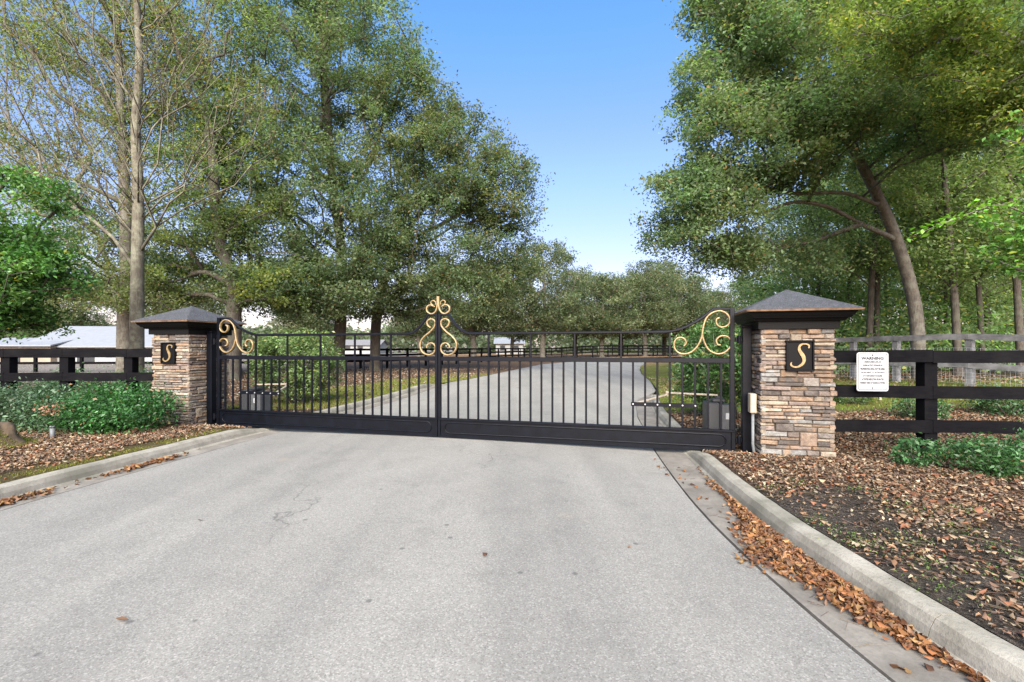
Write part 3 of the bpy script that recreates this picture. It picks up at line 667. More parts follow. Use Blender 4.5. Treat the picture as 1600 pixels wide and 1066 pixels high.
for i, (px, d, rx, ry, rz_, n, lb, b) in enumerate([
    (20, 8.5, 1.15, .75, .36, 9000, 'dusty green low shrub at the left picture edge below the fence', (.062, .105, .058)),
    (110, 8.35, .75, .65, .34, 7000, 'low shrub in front of the left fence, behind the small grey lamp post', (.055, .105, .05)),
    (188, 8.2, .88, .65, .37, 9000, 'glossy green mounded shrub against the left pillar', (.04, .115, .032)),
    (150, 10.4, 1.3, .6, .50, 7000, 'pale flecked shrub behind the left fence nearest the pillar', (.07, .14, .06)),
    (30, 10.9, 1.5, .6, .42, 6000, 'pale flecked shrub behind the left fence further left', (.07, .13, .06)),
    (240, 11.0, 1.0, .6, .5, 5000, 'shrub behind the left pillar at the foot of the pale tree', (.065, .13, .05)),
    (1434, 5.75, .30, .26, .19, 950, 'small open shrub below the right fence post', (.05, .125, .04)),
    (1545, 5.45, .50, .36, .21, 2400, 'wider spreading shrub in the right bed below the bottom rail', (.055, .13, .042)),
    (1640, 5.6, .52, .42, .25, 2100, 'shrub cut by the right picture edge in the leaf bed', (.05, .12, .04)),
    (1440, 9.4, .50, .35, .24, 1600, 'thin shrub behind the right fence beside its post', (.06, .12, .045)),
    (1575, 9.6, .75, .45, .27, 2600, 'dark shrub behind the right fence near the picture edge', (.05, .105, .042)),
    (1330, 11.5, .6, .4, .25, 1600, 'thin shrub behind the warning sign', (.08, .13, .05))]):
    x = at(px, d); shrub('low_shrub', lb, (x, d, float(ground_z(x, d)) - .02), (rx, ry, rz_), n, .058 if d < 7 else .066, b, seed=60 + i, group=G1, tips=70 if n < 5000 else 110)
# overhanging near tree at the right edge (its trunk stands outside the frame)
NG = (.115, .25, .045)
tree('young_broadleaf_tree', 'bright green leaves of a close young tree hanging in at the right edge', 'tree',
     [(5.9, 4.1, 0), (5.8, 4.1, .8), (5.6, 4.1, 1.6), (5.3, 4.15, 2.2)],
     [(4.62, 4.15, 2.72, .55, .35, .20), (4.75, 4.1, 2.35, .42, .3, .22), (5.0, 4.1, 3.3, .5, .4, .5), (4.45, 4.1, 2.86, .28, .25, .13), (4.6, 4.1, 2.42, .26, .25, .13), (4.78, 4.1, 1.55, .28, .25, .17), (5.3, 4.1, 2.5, .5, .5, .9)],
     150, 44, .056, .075, .045, 'bark_oak', NG, (.30, .36, .05), .1, 71, slope=.0, zmin=1.0, wander=.1, step=.3, r_tip=.004, leafmat='leaf_glossy', up=.6, aspect=.5, shell=.2)
# one long branch of it, reaching left
root = bpy.data.objects[-1] if False else [o for o in COL.objects if o.name == 'young_broadleaf_tree'][0]
o0 = np.array(root.location); br = catmull([(4.85, 4.12, 2.62), (4.4, 4.1, 2.78), (4.0, 4.08, 2.66), (3.58, 4.05, 2.50)], 8)
mb = MB(); mb.tube([np.array(p) - o0 for p in br], list(np.linspace(.010, .003, len(br))), 6); mb.build('branch', M['bark_pale'], root, True)
Q = []
for p in br[4:]:
    for s in range(5): Q.append(np.array(p) - o0 + RNG.normal(size=3) * np.array([.03, .05, .03]) + np.array([0, 0, .02]))
N = len(Q); link('sprig', leaves('sprig', np.array(Q), RNG.uniform(.04, .075, N), tint(N, (.17, .36, .04), .15), up=1.2, aspect=.5), M['leaf_glossy'], root)['kind'] = 'stuff'
# closer yellow-green canopy at top right
tree('canopy_tree', 'yellow green leafy branches of a nearer tree across the top right corner', 'tree',
     [(12.6, 9.0, 0), (12.7, 9.0, 4), (12.4, 9, 7), (11.4, 9, 9.5), (10.0, 9, 11)],
     [E(1400, 20, 9, 110, 60, 1.4), E(1500, 60, 9, 110, 60, 1.4), E(1600, 120, 9, 80, 100, 1.5), E(1640, 20, 9, 140, 90, 1.6), E(1480, -60, 9, 160, 60, 1.5), E(1560, 165, 9.5, 80, 28, 1.0)],
     520, 85, .085, .26, .20, 'bark_oak', (.14, .20, .06), (.36, .29, .06), .06, 72, slope=-.8, zmin=6.5, warm=(.25, .29, .07), bscale=.6)

# ------------------------------------------------------------------ leaf litter, grass
LIT = np.array([.90, .96, 1.0]) * np.array([[.20, .105, .055], [.27, .15, .08], [.14, .075, .045], [.33, .21, .12], [.25, .10, .05], [.09, .055, .038], [.38, .29, .19], [.16, .10, .07], [.22, .15, .10]])
def litter(name, label, P, L, pal=LIT, flat=2.2):
    N = len(P); c = pal[RNG.integers(0, len(pal), N)] * (1 + RNG.normal(0, .17, (N, 1)))
    me = hexleaves(name, P, L, np.clip(c, .01, .7), up=flat, aspect=.46)
    o = link(name, me, M['litter']); tag(o, label, 'leaves', kind='stuff'); return o
nz = lambda x, y, s, k=0: np.array([mnoise.noise(Vector((a * s, b * s, k))) for a, b in zip(x, y)])
# right bed
N = 90000; X = 2.5 + RNG.random(N) ** 1.25 * 11; Y = RNG.uniform(1.6, 10.2, N); dr = X - xr(Y)
dens = np.clip(.10 + smooth((dr - .5) / 1.6) * .8 + smooth((Y - 4.2) / 1.5) * .8 + nz(X, Y, 1.1) * 1.1, .10, 1)
m = (dr > .02) & (RNG.random(N) < dens); X, Y = X[m], Y[m]
litter('leaf_litter', 'brown fallen leaves covering the bed right of the drive', np.stack([X, Y, ground_z(X, Y) + RNG.uniform(.004, .035, len(X))], 1), RNG.uniform(.022, .064, len(X)) * np.where(RNG.random(len(X)) < .05, 1.7, 1), flat=3.2)
# left bed
N = 56000; X = RNG.uniform(-13, -4.5, N); Y = RNG.uniform(3.6, 10.6, N); dl = xl(Y) - X
m = (dl > .03) & (RNG.random(N) < np.clip(.15 + smooth((dl - .25) / .5) + nz(X, Y, 1.4) * .8, .05, 1)); X, Y = X[m], Y[m]
litter('leaf_litter', 'tan fallen leaves covering the bed left of the drive', np.stack([X, Y, ground_z(X, Y) + RNG.uniform(.004, .03, len(X))], 1), RNG.uniform(.028, .072, len(X)), LIT * 1.1, flat=3)
# behind the gate, under the oaks
N = 26000; X = RNG.uniform(-16, 1, N); Y = RNG.uniform(9.8, 32, N); dl = xl(Y) - X
m = (dl > .1) & (RNG.random(N) < np.clip(.25 + nz(X, Y, .5) * .8 + smooth((dl - 2.5) / 1.5) * .7, .08, 1)); X, Y = X[m], Y[m]
litter('leaf_litter', 'fallen leaves on the lawn under the oaks behind the left gate leaf', np.stack([X, Y, ground_z(X, Y) + RNG.uniform(.02, .05, len(X))], 1), RNG.uniform(.06, .12, len(X)) , LIT * np.array([1.0, 1.1, 1.2]))
N = 9000; X = RNG.uniform(3, 18, N); Y = RNG.uniform(7.6, 22, N); dr = X - xr(Y); m = (dr > .05) & ((Y < 10.5) | (Y > 13.5) | (RNG.random(N) < .15)); X, Y = X[m], Y[m]
litter('leaf_litter', 'fallen leaves behind the right fence and round the right shrub', np.stack([X, Y, ground_z(X, Y) + RNG.uniform(.01, .04, len(X))], 1), RNG.uniform(.06, .11, len(X)))
# gutter drift on the right
OR = .66 * np.array([[.34, .155, .055], [.28, .12, .05], [.44, .26, .11], [.20, .085, .04], [.38, .20, .10], [.13, .065, .04], [.26, .15, .09], [.33, .13, .05]])
N = 5200; Y = RNG.normal(3.5, .95, N); tt = np.clip(np.abs(RNG.normal(0, .13, N)), 0, .42)
wid = np.interp(Y, [1.5, 2.2, 2.7, 3.1, 3.6, 4.0, 4.6, 5.2, 6.3, 7], [.12, .2, .55, .95, 1.35, .8, .35, .3, .15, 0.05]); wid = wid * np.clip(1 + 1.1 * nz(Y, Y * 0, 2.1), .15, 1.5); m = (Y > 1.6) & (Y < 7.0) & (RNG.random(N) < .12 + wid)
Y = Y[m]; tt = tt[m] * wid[m]; X = xr(Y) - .235 - tt; hh = np.interp(tt, [0, .1, .3], [.045, .03, .006]) * np.minimum(1, wid[m] + .3)
litter('gutter_leaves', 'drift of orange leaves in the right gutter', np.stack([X, Y, -.142 + hh * RNG.random(len(X)) + .006], 1), RNG.uniform(.022, .070, len(X)), OR, 1.6)
N = 420; Y = np.concatenate([RNG.normal(6.35, .3, N // 2), RNG.normal(4.75, .25, N // 2)]); X = xl(Y) + .25 + np.abs(RNG.normal(0, .07, N))
litter('gutter_leaves', 'thin strips of orange leaves in the left gutter', np.stack([X, Y, -.138 + .015 * RNG.random(N)], 1), RNG.uniform(.04, .09, N), OR, 2.4)
# a few loose leaves on the road and gutter
X = RNG.uniform(-3.5, 2.2, 6); Y = RNG.uniform(2.6, 7, 6); litter('loose_leaves', 'few single leaves lying on the asphalt', np.stack([X, Y, -.09 + 0 * X], 1)[:0] if False else np.stack([X, Y, -.145 + .05 * np.sin(np.pi * np.clip((X - xl(Y) - GUT_L) / (xr(Y) - GUT_R - xl(Y) - GUT_L), 0, 1)) + .006], 1), RNG.uniform(.04, .07, 6), OR, 6)
X = RNG.uniform(1.95, 2.3, 60); Y = RNG.uniform(1.7, 6.5, 60); litter('loose_leaves', 'scattered single leaves on the right gutter slab', np.stack([X, Y, -.14 + 0 * X], 1), RNG.uniform(.03, .075, 60), OR, 5)
def twigs(name, label, X, Y, Z, L):
    N = len(X); a = RNG.uniform(0, math.pi, N); d = np.stack([np.cos(a), np.sin(a), RNG.normal(0, .08, N)], 1) * L[:, None] * .5; q = np.stack([-np.sin(a), np.cos(a), 0 * a], 1) * .0013; P = np.stack([X, Y, Z], 1); u = np.array([0, 0, .003])
    V = np.stack([P - d - q, P - d + q, P - d + u, P + d - q, P + d + q, P + d + u], 1).reshape(-1, 3); i = np.arange(N)[:, None] * 6
    F = np.concatenate([i + [0, 3, 5, 2], i + [2, 5, 4, 1], i + [1, 4, 3, 0]]); o = link(name, fast_mesh(name, V, F, np.repeat(tint(N, (.12, .085, .06), .35), 6, axis=0)), M['litter']); tag(o, label, 'twigs', kind='stuff')
N = 1500; Y = RNG.uniform(1.7, 7, N); X = xr(Y) + .02 + RNG.random(N) * 3.6; twigs('fallen_twigs', 'thin fallen twigs and stalks among the leaves of the right bed', X, Y, ground_z(X, Y) + RNG.uniform(.012, .03, N), RNG.uniform(.06, .24, N))
N = 60; Y = RNG.uniform(1.7, 6.5, N); X = xr(Y) - .24 - RNG.random(N) * .35; twigs('fallen_twigs', 'thin fallen twigs along the right gutter', X, Y, -.138 + 0 * X, RNG.uniform(.03, .13, N))
def blades(name, label, P, h, cols, cat='grass'):
    N = len(P); a = RNG.uniform(0, 2 * math.pi, N); w = h * .09 + .002; dx = np.stack([np.cos(a), np.sin(a), 0 * a], 1) * w[:, None]
    tip = np.stack([RNG.normal(0, .35, N), RNG.normal(0, .35, N), np.ones(N)], 1) * h[:, None]
    V = np.stack([P - dx, P + dx, P + tip], 1).reshape(-1, 3); o = link(name, fast_mesh(name, V, np.arange(N * 3).reshape(-1, 3), np.repeat(cols, 3, axis=0)), M['leaf']); tag(o, label, cat, kind='stuff')
N = 42000; X = RNG.uniform(-8.5, 1, N); Y = 11 + RNG.random(N) ** 1.5 * 15; dl = xl(Y) - X; m = (dl > .03) & (dl < 3.2 + nz(X, Y, .6) * 1.2); X, Y = X[m], Y[m]
blades('lawn_grass', 'short yellow green grass strip beside the left kerb past the gate', np.stack([X, Y, ground_z(X, Y)], 1), RNG.uniform(.03, .07, len(X)), tint(len(X), (.20, .24, .045), .2, (.32, .26, .10), .3))
N = 42000; X = RNG.uniform(3.4, 22, N); Y = RNG.uniform(10.2, 24, N); dr = X - xr(Y); m = (dr > .03) & (Y < 15 + nz(X, Y, .5) * 2 + 8 * (X < 9)); X, Y = X[m], Y[m]
blades('lawn_grass', 'short green grass right of the drive past the gate', np.stack([X, Y, ground_z(X, Y)], 1), RNG.uniform(.03, .075, len(X)), tint(len(X), (.17, .26, .045), .2, (.34, .27, .10), .2))
# weeds in the right bed, moss and weeds at the left kerb
C = [(at(px, 1066.5 / (py - HOR)), 1066.5 / (py - HOR)) for px, py in [(1205, 765), (1240, 757), (1405, 790), (1425, 805), (1350, 852), (1420, 848), (1330, 845), (1495, 830), (1560, 860), (1440, 885), (1500, 800), (1285, 820), (1475, 925), (1580, 905), (1345, 770)]]
Pw = []; 
for (cx, cy) in C:
    k = 110; Pw.append(np.stack([RNG.normal(cx, .10, k), RNG.normal(cy, .09, k), np.zeros(k) + .004], 1))
Pw = np.concatenate(Pw); o = link('weeds', leaves('weeds', Pw + np.array([0, 0, 1]) * RNG.uniform(0, .05, (len(Pw), 1)), RNG.uniform(.008, .024, len(Pw)), tint(len(Pw), (.16, .24, .07), .25), up=.8, aspect=.5), M['leaf']); tag(o, 'small tufts of green weeds in the right leaf bed', 'weeds', kind='stuff')
N = 3200; Y = RNG.uniform(3.8, 8.6, N); X = xl(Y) - .03 - np.abs(RNG.normal(0, .16, N)); m = nz(X, Y, 1.7, 5) > -.12; X, Y = X[m], Y[m]
blades('moss', 'yellow green moss and fine grass along the left kerb', np.stack([X, Y, ground_z(X, Y) + .002], 1), RNG.uniform(.010, .028, len(X)), tint(len(X), (.20, .20, .035), .25), 'moss')
# dark bark chips and pebbles in the bare soil
N = 5000; Y = RNG.uniform(1.6, 5.4, N); X = xr(Y) + .03 + RNG.random(N) * 1.9
litter('bark_chips', 'dark bark chips and crumbs on the bare soil behind the right kerb', np.stack([X, Y, RNG.uniform(.002, .012, N)], 1), RNG.uniform(.008, .028, N), np.array([[.05, .04, .035], [.11, .09, .075], [.20, .15, .11], [.03, .025, .022]]), 1.5)

# ------------------------------------------------------------------ gate pillars
PW = .90; PH = 1.76
STC = [(0.291, 0.210, 0.147), (0.250, 0.193, 0.141), (0.342, 0.279, 0.204), (0.202, 0.161, 0.133), (0.283, 0.220, 0.185), (0.245, 0.216, 0.187), (0.321, 0.235, 0.172), (0.167, 0.141, 0.121), (0.393, 0.341, 0.266), (0.260, 0.255, 0.237), (0.289, 0.202, 0.133), (0.359, 0.302, 0.227), (0.129, 0.109, 0.094)]
def stone_cells(rg, W, H, z0):
    cells = []; z = z0
    while z < H - .02:
        k = rg.choice([2, 2, 3]); hs = [rg.uniform(.040, .078) for _ in range(k)]
        if z + sum(hs) > H - .03: k = 1; hs = [H - z] if H - z < .09 else [(H - z) / 2] * 2; k = len(hs)
        Hb = sum(hs); blocks = []
        if Hb > .1 and rg.random() < .42: b0 = rg.uniform(.05, W - .3); blocks = [(b0, b0 + rg.uniform(.11, .24))]
        for b0, b1 in blocks: cells.append((b0, b1, z, z + Hb))
        zz = z
        for h in hs:
            spans = [(0, W)] if not blocks else [(0, blocks[0][0]), (blocks[0][1], W)]
            for a, b in spans:
                u = a
                while u < b - 1e-4:
                    w = rg.uniform(.13, .40); 
                    if b - (u + w) < .09: w = b - u
                    cells.append((u, u + w, zz, zz + h)); u += w
            zz += h
        z = zz
    return cells
def stone_geo(rg, cell, W):
    u0, u1, z0, z1 = cell; gp = .0045; p = rg.uniform(-.010, .036)
    ext0 = -p * .7 if u0 < .01 else 0; ext1 = p * .7 if u1 > W - .01 else 0
    u0 += gp + ext0; u1 -= gp - ext1; z0 += gp * .9; z1 -= gp * .9; j = lambda s: rg.uniform(-s, s)
    sk = j(.007); ch = min(.012, (z1 - z0) * .22)
    back = [(u0, -.05, z0), (u1, -.05, z0), (u1, -.05, z1), (u0, -.05, z1)]
    um = u0 + (u1 - u0) * rg.uniform(.35, .65)
    rim = [(u0 + j(.003), p - .012, z0 + j(.003) - sk * .5), (um, p - .010 + j(.004), z0 + j(.005)), (u1 + j(.003), p - .012, z0 + j(.003) + sk * .5), (u1 + j(.003), p - .012, z1 + j(.003) + sk * .5), (um, p - .010 + j(.004), z1 + j(.005)), (u0 + j(.003), p - .012, z1 + j(.003) - sk * .5)]
    fr = [(u0 + ch, p + j(.004), z0 + ch - sk * .4), (um, p + .004 + j(.006), z0 + ch + j(.003)), (u1 - ch, p + j(.004), z0 + ch + sk * .4), (u1 - ch, p + j(.004), z1 - ch + sk * .4), (um, p + .004 + j(.006), z1 - ch + j(.003)), (u0 + ch, p + j(.004), z1 - ch - sk * .4)]
    vs = back + rim + fr
    fs = [(0, 1, 6, 5, 4), (1, 2, 7, 6), (2, 3, 9, 8, 7), (3, 0, 4, 9)]
    for a in range(6):
        b = (a + 1) % 6; fs.append((4 + a, 4 + b, 10 + b, 10 + a))
    fs += [(10, 11, 14, 15), (11, 12, 13, 14)]
    return vs, fs
SPTS = [(.86, .80, .045), (.885, .885, .075), (.83, .945, .06), (.70, .975, .05), (.55, .955, .07), (.45, .87, .10), (.44, .74, .125), (.52, .61, .15), (.61, .49, .165), (.655, .36, .155), (.62, .22, .125), (.50, .11, .09), (.34, .045, .065), (.18, .05, .055), (.07, .11, .075), (.06, .19, .055), (.10, .235, .02)]
def letter_S(w, h, depth):
    pts = catmull([(a, b, c) for a, b, c in SPTS], 5); vs = []; fs = []; n = len(pts)
    for i, p in enumerate(pts):
        a, b = pts[max(i - 1, 0)], pts[min(i + 1, n - 1)]; t = Vector((b.x - a.x, b.y - a.y)).normalized(); q = Vector((-t.y, t.x)) * p.z * .5
        for sgn in (1, -1):
            X = (p.x + q.x * sgn - .48) * w; Z = (p.y + q.y * sgn - .5) * h
            vs.append((X, -depth, Z)); vs.append((X, 0, Z))
    for i in range(n - 1):
        a = i * 4; b = a + 4; fs += [(a, b, b + 2, a + 2), (a + 1, a + 3, b + 3, b + 1), (a, a + 1, b + 1, b), (a + 2, b + 2, b + 3, a + 3)]
    fs += [(0, 2, 3, 1), ((n - 1) * 4, (n - 1) * 4 + 1, (n - 1) * 4 + 3, (n - 1) * 4 + 2)]
    mb = MB(); mb.add(vs, fs); return mb
def pillar(label, corner, inner_left, seed, zb):
    """corner: front corner nearest the drive; local frame x along the gate, y away from the camera"""
    rg = random.Random(seed); x0 = 0 if inner_left else -PW
    root = empty('gate_pillar', (corner[0], corner[1], 0), -TH); tag(root, label, 'pillar', 'stone gate pillars')
    mb = MB(); mb.box(x0 + .02, x0 + PW - .02, .02, PW - .02, -.4, PH); mb.build('mortar_core', M['mortar'], root)
    # faces: front, inner as single stones; outer and back joined
    def place(face, vs):
        out = []
        for (u, d, z) in vs:
            if face == 'front': out.append((x0 + u, -d, z))
            elif face == 'back': out.append((x0 + PW - u, PW + d, z))
            elif face == 'left': out.append((x0 - d, PW - u, z))
            else: out.append((x0 + PW + d, u, z))
        return out
    inner = 'left' if inner_left else 'right'; outer = 'right' if inner_left else 'left'; rest = MB(); cnt = 0
    pcx = x0 + PW * .5 + .02 * (1 if inner_left else -1); pz0, pz1 = 1.17, 1.60
    for face in ('front', inner, outer, 'back'):
        for cell in stone_cells(rg, PW, PH, zb):
            if face == 'front' and cell[0] + x0 > pcx - .155 and cell[1] + x0 < pcx + .155 and cell[2] > pz0 and cell[3] < pz1: continue
            vs, fs = stone_geo(rg, cell, PW); c = rg.choice(STC); k = rg.uniform(.72, 1.18); col = tuple(q * k for q in c)
            if face in ('front', inner):
                m_ = MB(); m_.add(place(face, vs), fs, col); m_.build('stone', M['ledger_stone'], root, colors=True); cnt += 1
            else: rest.add(place(face, vs), fs, col)
    o = rest.build('stone_facing', M['ledger_stone'], root, colors=True); o['kind'] = 'stuff'
    # cornice: stepped black timber
    def ring(off0, z0, off1, z1, mat, nm, flat=False):
        m_ = MB(); a = [(x0 - off0, -off0), (x0 + PW + off0, -off0), (x0 + PW + off0, PW + off0), (x0 - off0, PW + off0)]
        b = [(x0 - off1, -off1), (x0 + PW + off1, -off1), (x0 + PW + off1, PW + off1), (x0 - off1, PW + off1)]
        m_.add([(*p, z0) for p in a] + [(*p, z1) for p in b], [(3, 2, 1, 0), (4, 5, 6, 7), (0, 1, 5, 4), (1, 2, 6, 5), (2, 3, 7, 6), (3, 0, 4, 7)]); return m_
    ring(.055, PH, .055, PH + .11, 'cap_black', 'frieze').build('frieze', M['cap_black'], root)
    m_ = MB(); 
    for o0, z0, o1, z1 in ((.10, .11, .125, .145), (.15, .147, .165, .175), (.175, .177, .205, .235)):
        q = ring(o0, PH + z0, o1, PH + z1, None, None); m_.add(q.v, q.f)
    m_.build('cornice', M['cap_black'], root)
    ring(.250, PH + .237, .258, PH + .262, None, None).build('drip_edge', M['copper'], root)
    m_ = MB(); n = 7; zt = PH + .60; zb_ = PH + .264; ctr = (x0 + PW / 2, PW / 2)
    for k in range(n):
        f0, f1 = k / n, (k + 1) / n; o0 = (PW / 2 + .250) * (1 - f0) + (.004 if k else 0); o1 = (PW / 2 + .250) * (1 - f1)
        z0, z1 = zb_ + (zt - zb_) * f0 + (.002 if k else 0), zb_ + (zt - zb_) * f1 + .006
        a = [(ctr[0] + sx * o0, ctr[1] + sy * o0) for sx, sy in ((-1, -1), (1, -1), (1, 1), (-1, 1))]; b = [(ctr[0] + sx * o1, ctr[1] + sy * o1) for sx, sy in ((-1, -1), (1, -1), (1, 1), (-1, 1))]
        if k < n - 1: m_.add([(*p, z0 - .001 * 0) for p in a] + [(*p, z1) for p in b], [(3, 2, 1, 0), (4, 5, 6, 7), (0, 1, 5, 4), (1, 2, 6, 5), (2, 3, 7, 6), (3, 0, 4, 7)])
        else: m_.add([(*p, z0) for p in a] + [(ctr[0], ctr[1], z1)], [(3, 2, 1, 0), (0, 1, 4), (1, 2, 4), (2, 3, 4), (3, 0, 4)])
    m_.build('hip_roof', M['shingle'], root)
    # plaque
    m_ = MB(); m_.box(pcx - .15, pcx + .15, -.040, .02, pz0 + .02, pz1 - .02); pq = m_.build('plaque', M['plaque_black'], root)
    m_ = MB(); 
    for a, b, c, d in ((pcx - .175, pcx + .175, pz1 - .024, pz1), (pcx - .175, pcx + .175, pz0, pz0 + .024), (pcx - .175, pcx - .152, pz0 + .0242, pz1 - .0242), (pcx + .152, pcx + .175, pz0 + .0242, pz1 - .0242)): m_.box(a, b, -.062, .01, c, d, .005)
    m_.build('plaque_frame', M['plaque_black'], pq)
    L_ = letter_S(.27, .345, .014).build('letter', M['gold_paint'], pq, loc=(pcx, -.041, (pz0 + pz1) / 2))
    return root
CR = (3.55, 6.47); CL = (-6.37, 8.97)
pillar('right stone gate pillar with dark hipped cap, S plaque and small beige box on its side', CR, True, 3, -.12)
pillar('left stone gate pillar with dark hipped cap and S plaque, shrubs at its foot', CL, False, 4, -.12)

# ------------------------------------------------------------------ gate
ZB, ZP, ZM0, ZM1, ZLOW, ZHI = -.085, .25, 1.262, 1.335, 1.745, 2.085
LEN = HALF - .006; DIRU = Vector((U[0], U[1], 0)); NRM = Vector((NB[0], NB[1], 0))
def s_of(px):
    p = (px - 800) / FPX; return (p * GM[1] - GM[0]) / (U[0] + p * -U[1])
def gz(px, py):
    s = s_of(px); d = GM[1] + U[1] * s; return s, CAMZ - (py - HOR) / FPX * d
def z3(x, y): return gz(740 + x / 3.636, 440 + y / 3.636)
def z8(x, y): return gz(640 + x / 8.889, 450 + y / 8.889)
SCR1 = [(1190, 368), (1204, 350), (1192, 324), (1160, 320), (1137, 345), (1142, 385), (1175, 410), (1225, 405), (1268, 368), (1292, 315), (1302, 255), (1320, 207), (1355, 177), (1402, 168), (1440, 190), (1453, 225), (1436, 252), (1402, 260), (1378, 243), (1377, 215), (1394, 207)]
SCR2 = [(1294, 300), (1308, 345), (1332, 387), (1375, 410), (1420, 404), (1455, 370), (1459, 338), (1436, 312), (1400, 311), (1376, 332), (1383, 358), (1400, 361)]
CSC = [(498, 552), (540, 515), (545, 460), (500, 430), (450, 445), (432, 490), (450, 545), (510, 610), (590, 675), (640, 745), (645, 830), (600, 905), (520, 930), (455, 900), (430, 840), (450, 785), (500, 765), (545, 795), (552, 835)]
FIN1 = [(402, 120), (402, 200), (410, 280), (440, 340), (490, 358), (540, 330), (555, 285), (535, 245), (490, 235), (455, 255)]
FIN2 = [(425, 235), (432, 195), (460, 172), (490, 185), (490, 215), (465, 240), (440, 262)]
def leaf(label, hinge, sgn):
    """local x runs from the hinge to the meeting stile; sgn mirrors it"""
    root = empty('gate_leaf', (hinge[0], hinge[1], 0), -TH); tag(root, label, 'gate', 'two leaves of the black drive gate')
    X = lambda l: sgn * l
    def bx(mb, l0, l1, y0, y1, z0, z1, b=.004): mb.box(X(l0), X(l1), y0, y1, z0, z1, b); return mb
    m = MB(); bx(m, 0, .065, -.032, .032, ZP + .001, ZHI + .02); m.build('hinge_stile', M['gate_black'], root)
    m = MB(); bx(m, LEN - .048, LEN, -.026, .032, ZP + .001, ZHI + .02); m.build('meeting_stile', M['gate_black'], root)
    m = MB(); bx(m, .066, LEN - .049, -.026, .032, ZM0, ZM1); m.build('middle_rail', M['gate_black'], root)
    # top rail: flat, swept down, flat, swept up
    def zt(l):
        a0, a1 = .30, 1.02; b0, b1 = LEN - .19, LEN - .62
        if l < a0: return ZHI
        if l < a1: f = (a1 - l) / (a1 - a0); return ZLOW + (ZHI - ZLOW) * (f ** 1.9)
        if l < b1: return ZLOW
        if l < b0: f = (l - b1) / (b0 - b1); return ZLOW + (ZHI - ZLOW) * (f ** 2.1)
        return ZHI
    ls = [.066, .18, .30] + [.30 + .72 * k / 12 for k in range(1, 13)] + [1.5, 2.5, 3.5] + [LEN - .62 + .43 * k / 12 for k in range(13)] + [LEN - .12, LEN - .049]
    m = MB(); m.sweep([(X(l), 0, zt(l)) for l in ls], (0, 1, 0), .046, .05); m.build('top_rail', M['gate_black'], root)
    # pickets
    pk = MB(); pk.box(-.0155, .0155, -.0155, .0155, ZP + .004, ZM0 - .001, .003); pm = pk.mesh('picket')
    pm.materials.append(M['gate_black'])
    for i in range(1, 26): link('picket', pm, None, root, (X(i * LEN / 26), 0, 0))
    for i in (5, 9, 13, 17, 21):
        l = i * LEN / 26 if sgn > 0 else LEN - (26 - i) * LEN / 26
        m = MB(); m.box(-.0155, .0155, -.0155, .0155, ZM1 + .001, zt(l) - .017, .003); m.build('upright', M['gate_black'], root, loc=(X(l), 0, 0))
    # kick panel: plate, frame lips and a rounded raised bead round a recessed field
    m = MB(); bx(m, 0, LEN, -.010, .020, ZB + .03, ZP - .03, 0); kp = m.build('kick_panel', M['gate_black'], root)
    m = MB(); bx(m, -.01, LEN, -.036, .034, ZP - .034, ZP); bx(m, -.01, LEN, -.036, .034, ZB, ZB + .034); bx(m, -.01, .045, -.034, .032, ZB + .0345, ZP - .0345); bx(m, LEN - .045, LEN, -.034, .032, ZB + .0345, ZP - .0345)
    m.build('panel_frame', M['gate_black'], kp)
    pts = []; r = (ZP - ZB) / 2 - .075; zc = (ZP + ZB) / 2; a0 = .12 + r; a1 = LEN - .12 - r
    for k in range(9): a = math.pi / 2 + math.pi * k / 8; pts.append((X(a0) + math.cos(a) * r * (1 if sgn > 0 else -1), -.0125, zc + math.sin(a) * r))
    for k in range(9): a = -math.pi / 2 + math.pi * k / 8; pts.append((X(a1) + math.cos(a) * r * (1 if sgn > 0 else -1), -.0125, zc + math.sin(a) * r))
    m = MB(); m.sweep(pts, (0, 1, 0), .020, .024, closed=True); m.build('panel_bead', M['gate_black'], kp, True)
    # gold scrolls
    def scroll(src, conv, w=.025, d=.055, nm='scroll', c=False, per=5, thin=None):
        pp = []
        for q in src:
            s, z = conv(*q); l = (LEN - s); pp.append((X(l), 0, z))
        m = MB(); m.sweep(catmull(pp, per), (0, 1, 0), w, d); return m.build(nm, M['gold_paint'], root, True)
    scroll(SCR1, z3); scroll(SCR2, z3, nm='scroll')
    scroll(CSC, z8, .026, .05); scroll(FIN1, z8, .026, .055, 'finial_scroll'); scroll(FIN2, z8, .016, .04, 'finial_scroll')
    # operator bracket with bolts
    ia, ib = (3, 8) if sgn > 0 else (3, 8); zb_ = .60
    m = MB(); bx(m, ia * LEN / 26 - .03, ib * LEN / 26 + .03, -.026, -.0165, zb_ - .032, zb_ + .032, .002); bk = m.build('operator_bracket', M['gate_black'], root)
    bm_ = MB(); bm_.tube([(0, 0, 0), (0, -.008, 0)], [.013, .011], 6); bme = bm_.mesh('bolt'); bme.materials.append(M['bolt_zinc'])
    for i in range(ia, ib + 1): link('bolt', bme, None, bk, (X(i * LEN / 26), -.0265, zb_))
    return root
leaf('left leaf of the black gate with gold scrolls, hinged on the left pillar', HL, 1)
leaf('right leaf of the black gate with gold scrolls, hinged on the right pillar', HR, -1)
